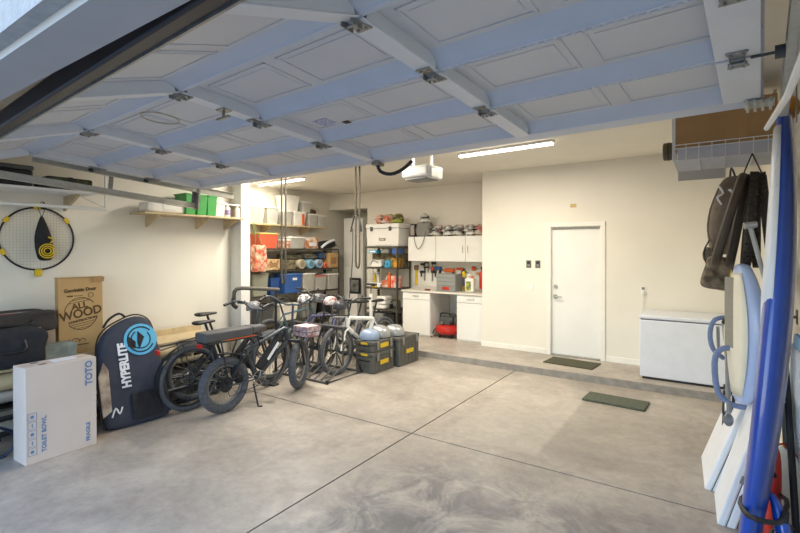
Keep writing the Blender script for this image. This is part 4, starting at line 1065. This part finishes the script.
    obj('cable', G().tube([L((hb.x, .1, bar_h)), L((hb.x+.14, .06, bar_h-.1)), L((hb.x+.06, .02, HB.z)), L((wb-.12, .04, R+.2))], .003, n=6), BLACK, hbar)
    return t, HT, HB, BB, ST

# 1 fat-tyre cargo e-bike in front
t, HT, HB, BB, ST = bicycle('fat-tyre electric bicycle with long black bench seat, nearest of the bicycles', (-4.42, 3.10, 0), rad(1), R=.305, r=.047, wb=1.08, frame=DARKM, steer=rad(28), saddle=False, bar='high', bar_h=1.20, bar_w=.62, fat=True, rim=GRAY, forkw=.05, tube_r=.024)
obj('bench_seat', G().bx(-.29, .30, -.10, .10, .80, .905).loft([[(.30, -.10, .81), (.30, .10, .81), (.30, .10, .905), (.30, -.10, .905)], [(.52, -.05, .85), (.52, .05, .85), (.52, .05, .895), (.52, -.05, .895)]]), mat('seat_vinyl', '#505154', .6, var=.15), t, bevel=.02, seg=3)
g = G()
for s_ in (-1, 1):
    g.tube([(-.26, s_*.09, .79), (.36, s_*.09, .79), (.44, s_*.04, .66)], .010, smooth=0)
    g.tube([(0, s_*.085, .31), (-.10, s_*.09, .79)], .009, smooth=0).tube([(.02, s_*.085, .31), (.24, s_*.09, .79)], .009, smooth=0)
g.tube([(-.26, -.09, .79), (-.26, .09, .79)], .009, smooth=0)
obj('rear_rack', g, BLKM, t)
obj('orange_trim', G().bx(-.05, .34, -.104, -.100, .80, .808), ORANGE, t)
obj('tail_light', G().bx(-.30, -.285, -.05, .05, .745, .79), RED, t, bevel=.006)
g = G().ring((0, 0, .305), .335, .012, 'Y', n=30, k=8, a0=rad(20), a1=rad(100), flat=4); obj('mudguard', g, BLKM, t)
obj('battery', G().tube([BB+Vector((.03, 0, .1)), HB+Vector((-.10, 0, .10))], .052, smooth=0, n=12), FABB, t)
b2 = obj('battery_lettering', G().box(((BB+HB)/2+Vector((-.035, -.055, .10))), (.24, .004, .035), (0, -rad(48), 0)), WINK, t)
obj('motor_case', G().ring((.24, 0, .42), .11, .05, 'Y', n=24, k=10, a0=rad(60), a1=rad(250), flat=.9), FABB, t)
obj('kickstand', G().tube([(.34, -.05, .24), (.32, -.16, .01), (.36, -.18, .005)], .010, smooth=0), BLKM, t)
g = G().tube([(.98, 0, .30+.38), (1.0, 0, .74)], .02, smooth=0)
bk = obj('front_basket', G().taper((1.15, -.06, .67), .24, .30, .13, .85), mat('basket_print', '#d9cfd2', .7, scale=18, col2='#a5707c'), t, rot=(0, 0, 0), bevel=.01)
g = G()
for z in (.67, .735, .80): g.bx(1.15-.125, 1.15+.125, -.215, -.208, z, z+.005).bx(1.02, 1.027, -.21, .09, z, z+.005)
obj('basket_wires', g, BLKM, bk)
# 2 city e-bike behind it
t, HT, HB, BB, ST = bicycle('tall electric city bicycle with rear rack and mudguards behind the fat-tyre one', (-4.80, 2.93, 0), rad(0), R=.355, r=.026, wb=1.12, frame=DARKM, steer=rad(10), saddle_h=.93, bar_h=1.12, bar='high', bar_w=.6, rim=BLKM, tube_r=.022, accent=SILV)
g = G().ring((0, 0, .355), .385, .006, 'Y', n=36, k=8, a0=rad(40), a1=rad(200), flat=5); obj('mudguard', g, BLKM, t)
g = G()
for s_ in (-1, 1): g.tube([(-.30, s_*.06, .74), (.22, s_*.06, .79)], .007, smooth=0).tube([(0, s_*.06, .36), (-.12, s_*.06, .755)], .006, smooth=0)
g.tube([(-.30, -.06, .74), (-.34, 0, .72), (-.30, .06, .74)], .007)
obj('rear_rack', g, DARKM, t)
obj('tail_light', G().box((-.36, 0, .70), (.03, .07, .05)), RED, t, bevel=.008)
obj('battery', G().tube([BB+Vector((.06, 0, .09)), HB+Vector((-.12, 0, .06))], .035, smooth=0, n=10), BLACK, t)
# 3-6 further bicycles
t = bicycle('white mountain bicycle standing last in the floor rack beside the toolboxes', (-4.42, 6.02, 0), rad(180), R=.35, r=.03, frame=WHITE, fork=WHITE, saddle_h=.95, bar_h=1.08, bar_w=.72, rim=GRAY, tube_r=.031, accent=BLACK, grp='bicycles in the floor rack')[0]
bicycle('grey mountain bicycle in the floor rack next to the white one', (-4.68, 5.98, 0), rad(182), R=.34, r=.03, frame=SILV, saddle_h=.92, bar_h=1.04, rim=BLKM, grp='bicycles in the floor rack')
bicycle('black mountain bicycle at the middle of the floor rack', (-4.92, 6.0, 0), rad(178), R=.34, r=.028, frame=BLKM, fork=GRAY, saddle_h=.90, bar_h=1.06, rim=GRAY, grp='bicycles in the floor rack', accent=WHITE)
bicycle('purple and white bicycle farthest left in the floor rack', (-5.14, 5.96, 0), rad(180), R=.33, r=.028, frame=mat('violet', '#6d6a94', .35), saddle_h=.86, bar_h=1.08, rim=GRAY, grp='bicycles in the floor rack', accent=WHITE)
bicycle('dark bicycle half hidden behind the two electric bicycles', (-5.08, 3.15, 0), rad(3), R=.34, r=.03, frame=BLKM, steer=rad(-8), saddle_h=.98, bar_h=1.05, grp='bicycles', rim=GRAY)
bicycle('small dark bicycle leaning furthest back by the steel shelving', (-5.95, 5.0, 0), rad(6), R=.33, r=.03, frame=mat('teal_frame', '#44606c', .4), saddle_h=.95, bar_h=1.08, grp='bicycles', rim=BLKM)

# floor rack
t = thing('bike_rack', 'black tube floor rack holding the mountain bicycles', 'bike rack', (-4.22, 4.50, 0))
obj('base_frame', G().tube([(0, 0, .015), (-1.05, 0, .015), (-1.05, .72, .015), (0, .72, .015)], .016, closed=True, smooth=0), DGRAY, t)
obj('top_rail', G().cyl((0, .33, .70), (-1.05, .33, .70), .018), DGRAY, t)
for k in range(10):
    x = -.01-.115*k
    obj('upright', G().tube([(x, .33, .70), (x, .33, .18), (x, .02, .03), ], .011, smooth=0), DGRAY, t)
    obj('upright', G().tube([(x, .34, .35), (x, .60, .25), (x, .72, .02)], .008, smooth=0), BLKM, t) if k % 3 == 0 else None
obj('foot', G().cyl((0, 0, 0), (0, 0, .05), .022), BLACK, t); obj('foot', G().cyl((0, .72, 0), (0, .72, .05), .022), BLACK, t)

# helmets hanging on the handlebars
helmet('black and white open helmet hanging on the leftmost rack bicycle', (-5.1, 4.95, .98), mat('bw_helmet', '#d9d6d6', .4, scale=16, col2='#2a2530'), BLACK, rad(30), .8, 'helmets on the bicycles', False, half=True)
helmet('dark helmet hanging on the handlebar of the middle rack bicycle', (-4.85, 5.0, 1.0), mat('dark_helmet', '#5a5a5c', .4, scale=14, col2='#222024'), DGRAY, rad(-30), .8, 'helmets on the bicycles', False, half=True)
helmet('white and red helmet hanging on the grey mountain bicycle', (-4.6, 4.98, .98), mat('wr_helmet', '#d8d4d0', .4, scale=14, col2='#7a3a36'), BLACK, rad(10), .75, 'helmets on the bicycles', False, half=True)

for x_, y_, z_, c_, l_ in ((-4.44, 5.0, .93, '#3c3b40', 'small dark helmet hanging on the white mountain bicycle'), (-5.0, 3.95, .98, '#8a8d92', 'grey helmet hanging on the handlebar of the tall city bicycle')):
    helmet(l_, (x_, y_, z_), mat('helm'+c_[1:], c_, .4, scale=14, var=.4), BLACK, rad(20), .75, 'helmets on the bicycles', half=True)
t = thing('bicycle_pump', 'white floor pump standing behind the rack bicycles', 'pump', (-5.0, 6.45, 0))
obj('pump_barrel', G().cyl((0, 0, .03), (0, 0, 1.0), .03), WHITE, t); obj('pump_handle', G().cyl((-.12, 0, 1.17), (.12, 0, 1.17), .018).cyl((0, 0, 1.0), (0, 0, 1.17), .008), BLACK, t); obj('foot_plate', G().box((0, 0, .015), (.24, .10, .03)), BLACK, t, bevel=.006); obj('gauge', G().cyl((0, -.05, .09), (0, -.02, .09), .035), RED, t)

# toolboxes
def toolbox(label, x0, x1, y0, y1, z0, h_):
    t = thing('toolbox', label, 'toolbox', ((x0+x1)/2, (y0+y1)/2, z0), 0, 'wheeled toolboxes'); w, d_ = (x1-x0)/2, (y1-y0)/2
    bd = obj('box_body', G().bx(-w, w, -d_, d_, .0, h_-.055), TBOX, t, bevel=.012)
    g = G()
    for k in range(5): g.bx(w-.002, w+.006, -d_+.04+k*(2*d_-.1)/4.4, -d_+.055+k*(2*d_-.1)/4.4, .02, h_-.09)
    for k in range(3): g.bx(-w+.05+k*.1, -w+.065+k*.1, -d_-.006, -d_+.002, .02, h_-.09)
    obj('ribs', g, TBOX, bd)
    obj('lid', G().bx(-w-.008, w+.008, -d_-.008, d_+.008, h_-.055, h_), TBOX, t, bevel=.01)
    obj('yellow_badge', G().bx(w+.006, w+.012, -.10, .10, h_*.45-.02, h_*.45+.045), YEL, t, bevel=.004)
    for y in (-d_+.09, d_-.09): obj('latch', G().bx(w+.006, w+.026, y-.02, y+.02, h_-.12, h_-.01), GRAY, t, bevel=.005)
    obj('side_handle', G().tube([(-.09, -d_, h_*.62), (-.08, -d_-.022, h_*.6), (.08, -d_-.022, h_*.6), (.09, -d_, h_*.62)], .010, smooth=0), BLACK, t)
    obj('side_badge', G().bx(-.06, .06, -d_-.010, -d_-.006, h_-.05, h_-.02), YEL, t)
    return t
toolbox('grey toolbox with yellow badge, lower of the stacked pair', -4.33, -4.0, 5.22, 5.72, 0, .30)
toolbox('slim grey toolbox with yellow badge, upper of the stacked pair', -4.33, -4.0, 5.22, 5.72, .302, .16)
toolbox('tall grey toolbox behind the stacked pair, nearest the step', -4.30, -3.93, 5.77, 6.32, 0, .44)
helmet('blue silver helmet on the front corner of the stacked toolboxes', (-4.17, 5.34, .464), mat('blue_silver', '#8fa0b8', .3), BLACK, rad(100), .98, 'helmets on the toolboxes', False, half=True)
helmet('silver helmet on the middle of the stacked toolboxes', (-4.17, 5.60, .464), SILV, SILV, rad(80), 1.1, 'helmets on the toolboxes', False, half=True)
helmet('silver helmet above the tall toolbox', (-4.13, 5.92, .445), SILV, GRAY, rad(95), 1.05, 'helmets on the toolboxes', False, half=True)
t = thing('steering_disc', 'round grey wheeled frame standing behind the silver helmets', 'wheel', (-4.42, 5.85, .0)); t.name = 'dolly'
obj('tyre', G().ring((-.08, .0, .5), .15, .03, 'X', n=30, k=10), GRAY, t); obj('hub', G().cyl((-.10, 0, .5), (-.06, 0, .5), .10, n=24), DGRAY, t); obj('post', G().cyl((-.08, 0, 0), (-.08, 0, .5), .015), BLKM, t)
t['label'] = 'round grey wheel on a post standing behind the silver helmets'

# ceiling straps (bicycle hoists)
def hoist(label, x, y, z0, dx):
    t = thing('bike_hoist', label, 'hoist', (x, y, 0), 0, 'black bicycle hoists hanging from the ceiling')
    obj('pulley', G().bx(-.03, dx+.03, -.03, .03, CE-.05, CE), GALV, t, bevel=.004)
    obj('strap', G().tube([(0, 0, CE-.04), (0, 0, z0+.35), (.002, 0, z0+.1), (dx*.3, 0, z0), (dx*.8, 0, z0+.01), (dx, 0, z0+.1), (dx, 0, z0+.35), (dx, 0, CE-.04)], .014, smooth=2), mat('strap_dark', '#4b463c', .8), t)
    return t
hoist('long dark hoist strap loop in front of the blue bins', -5.32, 4.70, 1.28, .085)
h2 = hoist('dark hoist strap loop in front of the tall utility cabinet', -4.56, 5.5, 1.50, .075)
obj('hook', G().tube([(-.10, 0, 2.05), (-.06, 0, 2.2), (0, 0, 2.3), (.08, 0, 2.2), (.11, 0, 2.05)], .012), BLACK, h2)
obj('rope', G().tube([(-.06, .0, 2.1), (-.15, .1, 1.6), (-.3, .2, 1.0)], .008), DGRAY, h2)
# pry handle / crutch-like arm beside the post
t = thing('cargo_arm', 'dark grey padded arm bar bent in front of the grey white post', 'bar', (0, 0, 0))
obj('arm', G().tube([(-5.30, 3.86, 1.12), (-5.27, 3.88, 1.25), (-5.15, 4.1, 1.245), (-4.98, 4.36, 1.22)], .026), mat('arm_grey', '#5b564e', .7), t)
obj('grip', G().tube([(-5.30, 3.86, 1.13), (-5.31, 3.85, 1.05), (-5.26, 3.88, 1.0)], .028), BLACK, t)
obj('post', G().cyl((-5.02, 4.33, 0), (-5.02, 4.33, 1.22), .018), BLKM, t)

# ------------------------------------------------------------ right side
t = thing('wire_rack', 'white wire storage rack hung high at the right wall', 'rack', (-.28, 4.42, 2.50))
Wx, Wy = .70, .60
g = G()
for k in range(16): g.cyl((0, k*Wy/15, 0), (Wx, k*Wy/15, 0), .0035, n=6)
for k in range(5): g.cyl((k*Wx/4, 0, -.006), (k*Wx/4, Wy, -.006), .0045, n=6)
obj('wire_deck', g, WHITE, t)
g = G()
for z in (.0, .10, .13):
    g.tube([(0, 0, z), (Wx, 0, z), (Wx, Wy, z), (0, Wy, z)], .0045, closed=True, smooth=0, n=6)
for k in range(9): g.cyl((k*Wx/8, 0, 0), (k*Wx/8, 0, .13), .0035, n=6); g.cyl((k*Wx/8, Wy, 0), (k*Wx/8, Wy, .13), .0035, n=6)
for k in range(7): g.cyl((0, k*Wy/6, 0), (0, k*Wy/6, .13), .0035, n=6)
obj('wire_rim', g, WHITE, t)
for x, y in ((0, .02), (Wx, .02), (0, Wy-.02), (Wx, Wy-.02)):
    obj('hanger', G().bx(x-.012, x+.012, y-.002, y+.002, 0, CE-2.50), WHITE, t)
tag(obj('flat_box', G().bx(.015, .665, .03, .5, .006, .105), mat('panel_grey', '#c9c7cb', .5), loc=(-.27, 4.42, 2.50), bevel=.004), 'flat pale grey box inside the wire rack under the brown carton', 'box')
tag(obj('white_board', G().bx(0, .36, 0, .015, 0, .085), mat('panel_grey2', '#bdb9b0', .5), loc=(-.28, 5.0, 2.409)), 'narrow grey board hanging below the far edge of the wire rack', 'board')
t = thing('cardboard_box', 'long brown carton lying on the wire rack at upper right', 'box', (.05, 4.72, 2.607), rad(0))
obj('carton_body', G().bx(-.325, .34, -.27, .27, 0, .34), CARD, t, bevel=.005); obj('packing_tape', G().bx(.10, .15, -.273, .273, .0, .342), mat('tape_brown', '#b98f5c', .5), t)
t = thing('rolled_tarp', 'dark olive rolled end poking out left of the wire rack', 'roll', (-.27, 4.62, 2.62), 0)
obj('roll_body', G().cyl((-.10, 0, 0), (-.015, 0, 0), .075, n=22), mat('olive', '#5f573f', .7), t, bevel=.01); obj('cord', G().ring((-.06, 0, 0), .077, .004, 'X', n=24, k=6), BLACK, t)

# hanging tyres
t = thing('tyre_hanger', 'triangular wire hook on the wire rack holding the tyres', 'hook', (.235, 4.36, 2.30))
obj('wire', G().tube([(0, .035, .20), (-.05, 0, .06), (-.05, .0, .0), (.065, 0, -.03), (.06, 0, .03), (0, .035, .20)], .005, smooth=0), BLKM, t)
def tyre(label, x, y, z, R, r, rz, tilt, m, knob):
    """hangs from its top point x, y, z; tilt splays the bottom sideways"""
    up = Vector((sin(tilt), 0, cos(tilt)))
    c = Vector((x, y, z))-up*R
    t = thing('hanging_tyre', label, 'tyre', c, orient(up, (cos(rz), sin(rz), 0)), 'bicycle tyres hanging from the wire rack')
    obj('casing', G().ring((0, 0, 0), R-r, r, 'X', n=48, k=10, flat=.9), m, t)
    if knob:
        g = G()
        for k in range(64):
            a = 2*pi*k/64
            for dx in ((-.5, .5) if k % 2 else (0,)):
                g.box((dx*r, cos(a)*R*.997, sin(a)*R*.997), (r*.45, .016, .016), (a, 0, 0))
        o = obj('tread_knobs', g, m, t); o['kind'] = 'stuff'
    return t
tyre('smooth brown tyre with pale sidewall, leftmost of the hanging tyres', .18, 4.26, 2.34, .36, .034, rad(-1), rad(15), mat('tyre_brown', '#4a4038', .7, var=.2), False)
tyre('smooth dark brown tyre, second from the left of the hanging tyres', .21, 4.36, 2.34, .36, .034, rad(-2), rad(9.5), mat('tyre_dark', '#3c342d', .7, var=.2), False)
tyre('knobbly black tyre in the middle of the hanging tyres', .24, 4.26, 2.335, .36, .034, rad(-1), rad(4.5), RUBD, True)
tyre('knobbly black tyre partly behind the grey pole', .265, 4.48, 2.32, .34, .031, rad(-4), rad(0), RUBD, True)
tyre('knobbly black tyre on the right edge of the hanging tyres', .285, 4.28, 2.33, .36, .031, rad(-5), rad(-5), RUBD, True)

# backpack and pouch
t = thing('backpack', 'grey brown backpack hanging on the far side of the tyres', 'backpack', (.06, 4.95, 1.63)); t.scale = (1, 1, .8)
g = G().loft([[(.13*cos(q)*s_+dx, .11*sin(q)*s_, z) for q in [2*pi*i/14 for i in range(14)]] for z, s_, dx in ((.12, .55, .0), (.2, .85, -.0), (.45, 1, .0), (.75, .92, .04), (.93, .75, .08), (.98, .5, .09))])
obj('bag_body', g, TAUPE, t, subsurf=1, bevel=0)
obj('strap', G().tube([(-.02, -.10, .88), (-.09, -.12, .62), (-.11, -.11, .38), (-.07, -.09, .22)], .007), TAUPE, t)
obj('strap', G().tube([(-.09, -.08, .3), (-.14, -.10, .15), (-.11, -.1, .0), (-.10, -.1, .06)], .007), BLACK, t)
obj('white_logo', G().tube([(-.03, -.125, .86), (.0, -.125, .78), (-.04, -.13, .74), (-.01, -.13, .66)], .008).tube([(.04, -.12, .82), (.09, -.11, .76)], .012), WINK, t)
obj('hanging_loop', G().tube([(.05, -.02, .95), (.06, 0, 1.07), (.09, .0, .96)], .008), DGRAY, t)
obj('strap_bundle', G().sph((-.11, -.06, .12), (.04, .05, .09), 12), TAUPE, t)
t = thing('camo_pouch', 'small camouflage pouch hanging below the backpack', 'pouch', (.02, 4.62, 1.58)); t.scale = (1.15, 1.15, 1.1)
g = G().box((0, 0, 0), (.17, .16, .24)); g.sub(2).jitter(.012, 14); soft('pouch_body', g, CAMO, t, rot=(0, rad(12), 0)); obj('loop', G().tube([(-.02, 0, .1), (-.03, 0, .2), (.03, 0, .2), (.02, 0, .1)], .006), CAMO, t)

# grey pole with head
t = thing('pump_pole', 'slim grey pole with round head leaning beside the hanging tyres', 'pole', (0, 0, 0))
obj('pole', G().tube([(.19, 3.74, 1.92), (.235, 3.76, 1.72), (.30, 3.80, 1.40), (.37, 3.86, .7), (.39, 3.9, 0)], .014, n=10), SILV, t)
obj('head', G().cyl((.155, 3.73, 1.925), (.225, 3.74, 1.935), .022, n=16), SILV, t, bevel=.004)
obj('collar', G().cyl((.292, 3.795, 1.45), (.312, 3.81, 1.33), .024, n=14), DGRAY, t)

# kneeboard style white board with grey pad
def board(name, label, loc, rot, L_, Wd, T, m_bot, m_top, parts=None, n=15, cat='board', grp=None, nose=.55, tip=.12, rocker=.04, wrap=(13, 14, 15, 0, 1, 2, 3), du=0):
    """long axis local z from 0 to L_, broad face normal local x (top) ; width local y"""
    t = thing(name, label, cat, loc, rot, grp)
    secs_all = []
    def half(u): # half width along
        return Wd/2*max(tip, (sin(pi*min(1, max(0, (u*.94+.03))))**nose))
    def prof(u, x0, x1, e):
        w_ = half(u); c = rocker*((u-.5)*2)**2*L_
        th = T*(.35+.65*sin(pi*min(max(u, .02), .98))**.5)
        pts = []
        for q in range(16):
            a = 2*pi*q/16
            ca_, sa_ = cos(a), sin(a)
            px = (abs(ca_)**.8)*(1 if ca_ > 0 else -1)*th/2; py = (abs(sa_)**.75)*(1 if sa_ > 0 else -1)*w_
            pts.append((px, py, c))
        return pts
    us = [i/(n-1) for i in range(n)]
    g = G()
    g.loft([[(p[0]+p[2], p[1], u*L_) for p in prof(u, 0, 0, 0)] for u in us])
    hull = obj('hull', g, m_bot, t, subsurf=1, ang=70)
    # top skin: slightly proud, only the +x (deck) side
    g = G()
    rows = []
    for u in us[1:-1]:
        if u < du: continue
        p = prof(u, 0, 0, 0)
        sel = [p[i] for i in wrap]
        kk = min(1, .12+(u-du)/.16) if du else 1
        sel = [(a[0], sel[2][1]*(1-kk)+a[1]*kk, a[2]) for a in sel]
        rows.append([g.bm.verts.new((a[0]+a[2]+.004, a[1], u*L_)) for a in sel])
    for A, B in zip(rows, rows[1:]):
        for k in range(len(A)-1): g.bm.faces.new((A[k], A[k+1], B[k+1], B[k]))
    o = obj('deck', g, m_top, t, ang=70)
    sm = o.modifiers.new('t', 'SOLIDIFY'); sm.thickness = .004; sm.offset = 0
    return t
t = board('kneeboard', 'white and ice blue short board with grey pad leaning on the right wall', (.185, 3.98, .70), orient((.0, .03, 1), (-.95, -.31, 0)), .98, .46, .15, mat('lavender_hull', '#aebfe4', .35, coat=.3), CREAM, nose=.62, rocker=.03, wrap=(13, 14, 15, 0, 1, 2))
obj('grip_pad', G().bx(.066, .082, -.16, .0, .38, .88), PADG, t, bevel=.03)
obj('yellow_edge', G().tube([(.055, -.19, .32), (.058, -.205, .54), (.055, -.19, .77), (.045, -.13, .93)], .004), YEL, t)

# folding trolley with blue padded handles
t = thing('folding_trolley', 'folding trolley with blue padded handles standing by the right wall', 'trolley', (0.06, 4.35, 0), 0)
obj('padded_handle', G().tube([(.03, 0, 1.255), (-.06, -.02, 1.23), (-.09, 0, 1.12), (-.07, 0, 1.0), (.0, .02, .93)], .017), PADB, t)
obj('padded_handle', G().tube([(.05, -.30, 1.08), (-.03, -.30, 1.05), (-.06, -.28, .95), (-.04, -.27, .74), (.05, -.27, .66), (.17, -.25, .66)], .020), PADB, t)
obj('post', G().tube([(.00, .05, 1.20), (.02, -.10, .95), (.02, -.32, .60)], .016, smooth=0), SILV, t)
obj('post', G().tube([(-.04, .05, 1.17), (-.035, .06, 1.0)], .012, smooth=0), SILV, t)
obj('knob', G().sph((.02, -.34, .57), (.032, .032, .045), 16), mat('knob_brown', '#5a4a42', .4, scale=10, col2='#7a8899'), t)
obj('collar', G().cyl((.02, -.31, .62), (.02, -.27, .67), .024, n=14), SILV, t)
for k, (x, y) in enumerate(((-.02, .1), (.03, -.02), (-.02, .3), (.03, .25))): obj('leg', G().cyl((x, y, 0), (x+.03, y+.02, .66), .011), BLKM, t)
obj('crossbar', G().cyl((.01, -.02, .62), (.01, .3, .62), .011), BLKM, t)
t = thing('mesh_bag', 'white cloth bag with black buckles hooked on the trolley handle', 'bag', (.10, 4.28, 1.06))
g = G().box((0, 0, .05), (.09, .10, .2)); g.sub(2).jitter(.008, 6); soft('bag_body', g, CREAM, t)
obj('buckle', G().box((-.02, -.04, .17), (.07, .04, .04), (0, .3, .2)).box((.05, -.04, .12), (.04, .05, .09), (0, -.4, 0)), BLACK, t, bevel=.008)
obj('strap', G().tube([(.04, -.05, .1), (.05, -.06, 0), (.01, -.06, -.05)], .014), BLACK, t)

# white folding tables leaning on the wall
def slab(name, label, loc, rot, d_, w, h_, grp):
    """w along local y, h along z, two leaves thick along x"""
    t = thing(name, label, 'folding table', loc, rot, grp)
    WT = mat('table_white', '#e9e9ea', .45)
    obj('leaf', G().bx(0, d_/2-.002, 0, w, 0, h_), WT, t, bevel=.012, seg=3)
    obj('leaf', G().bx(d_/2+.002, d_, 0, w, 0, h_), WT, t, bevel=.012, seg=3)
    obj('hinge_seam', G().bx(d_/2-.003, d_/2+.003, .01, w-.01, .01, h_-.01), DGRAY, t)
    for z in (h_*.35, h_*.6):
        obj('latch', G().bx(d_*.3, d_*.7, -.014, 0, z, z+.05), GRAY, t, bevel=.004) if name == 'folding_table' and 'larger' in label else None
    return t
slab('folding_table', 'smaller folded white table with ice blue edge leaning left of the blue board', (-.065, 4.10, 0), (0, rad(19), rad(3)), .095, .62, .70, 'folded white tables')
slab('folding_table', 'larger folded white table with grey latches behind the blue board', (.01, 3.62, 0), (0, rad(16), rad(2)), .10, .44, .92, 'folded white tables')

# big blue board
BL = board('paddle_board', 'tall royal blue paddle board leaning upright at the right wall', (.17, 3.05, 0), orient((.215, .40, 2.58), (cos(rad(171)), sin(rad(171)), 0)), 2.64, .58, .13, ROYAL, mat('board_white', '#d9dde6', .4), nose=.30, tip=.10, rocker=.02, wrap=(13, 14, 15, 0, 1, 2, 3, 4), du=.42, grp='paddle boards')
obj('nose_guard', G().sph((.035, 0, 2.625), (.055, .11, .06), 18), mat('amber', '#c98a35', .5, var=.15), BL)
obj('bungee', G().tube([(-.085, -.30, .42), (-.09, 0, .40), (-.08, .30, .44), (.02, .34, .44), (.085, 0, .42), (.02, -.33, .42)], .013, closed=True), BLACK, BL)
obj('bungee_buckle', G().bx(-.115, -.085, -.03, .04, .38, .43), BLACK, BL, bevel=.006)
# things behind / right of it
board('paddle_board', 'pale blue board at the right edge standing behind the blue board', (.44, 3.85, 0), (0, 0, pi), 1.24, .5, .05, SKYB, mat('pale_deck', '#d7dde4', .6), nose=.2, tip=.2, rocker=0, grp='paddle boards')
t = thing('life_ring_bag', 'bright red plastic float wedged right of the blue board', 'float', (.275, 3.50, 0), (0, rad(2), 0)); t.name = 'red_float'; t.scale = (.8, .7, 1.1)
g = G().loft([[(.05*cos(q)*s_, .12*sin(q)*s_, z) for q in [2*pi*i/14 for i in range(14)]] for z, s_ in ((.0, .7), (.1, 1), (.35, 1), (.5, .8), (.56, .4))]); obj('float_body', g, RED, t, subsurf=1)
obj('grip', G().tube([(-.0, -.1, .42), (-.06, -.12, .5), (-.05, -.05, .58)], .012), BLACK, t)
t = thing('kickboard', 'curved glossy blue float on the floor at the lower right', 'float', (.315, 3.17, 0), (0, rad(-3), rad(0))); t.name = 'blue_float'
g = G().loft([[(.045*cos(q)*s_+dx, .13*sin(q)*s_, z) for q in [2*pi*i/14 for i in range(14)]] for z, s_, dx in ((.0, .9, 0), (.12, 1.05, .01), (.3, .9, .0), (.42, .6, -.02), (.47, .3, -.04))]); obj('float_body', g, mat('blue_gloss', '#2a5fd0', .25, coat=.5), t, subsurf=1)
obj('strap', G().tube([(-.04, -.14, .2), (.05, -.12, .26), (.04, .12, .26), (-.04, .13, .2)], .010, closed=True), BLACK, t)
t = thing('wakeboard', 'cream board with orange rim standing in the corner of floats', 'board', (.345, 3.66, 0), (0, 0, -pi/2)); t.scale = (1, .55, .76)
g = G().prism([(-.16, 0), (.16, 0), (.17, .5), (.12, .68), (0, .76), (-.12, .68), (-.17, .5)], .02, 'YZ', -.0); obj('board_body', g, CREAM, t, bevel=.008)
obj('rim', G().tube([(-.004, -.165, .02), (-.004, -.17, .5), (-.004, -.12, .68), (-.004, 0, .765), (-.004, .12, .68), (-.004, .17, .5)], .010), mat('rust_orange', '#b8552f', .5), t)
t = thing('tripod_pole', 'black slanting pole between the blue board and the right wall', 'pole', (.38, 3.3, 0))
obj('pole', G().cyl((.0, 1.0, 1.75), (.0, .0, .0), .018), BLKM, t); obj('foot', G().cyl((0, 0, 0), (0, 0, .04), .028), BLACK, t)
t = thing('wall_bracket', 'curved taupe hook on the right wall beside the white board', 'hook', (XR, 4.25, 1.1))
obj('arm', G().tube([(0, 0, .2), (-.05, 0, .18), (-.06, 0, .05), (-.02, 0, -.05), (-.10, 0, -.08)], .010), TAUPE, t); obj('plate', G().bx(-.006, 0, -.03, .03, .15, .25), TAUPE, t)

# ------------------------------------------------------------ light
w = bpy.data.worlds.new('world'); S.world = w; w.use_nodes = True
nt = w.node_tree; bg = nt.nodes['Background']
sky = nt.nodes.new('ShaderNodeTexSky'); sky.sky_type = 'NISHITA'; sky.sun_elevation = rad(50); sky.sun_rotation = rad(180+55)
sky.sun_disc = False; sky.air_density = 1.0; sky.dust_density = .1
nt.links.new(sky.outputs['Color'], bg.inputs['Color']); bg.inputs['Strength'].default_value = .58
sun = bpy.data.lights.new('sun', 'SUN'); sun.energy = .6; sun.angle = rad(.6); sun.color = (1, .93, .82)
so = bpy.data.objects.new('sun', sun); COL.objects.link(so); so.rotation_euler = (rad(52), 0, rad(180+40))
S.view_settings.view_transform = 'Standard'; S.view_settings.look = 'None'; S.view_settings.exposure = .06; S.view_settings.gamma = 1
S.view_settings.use_curve_mapping = False
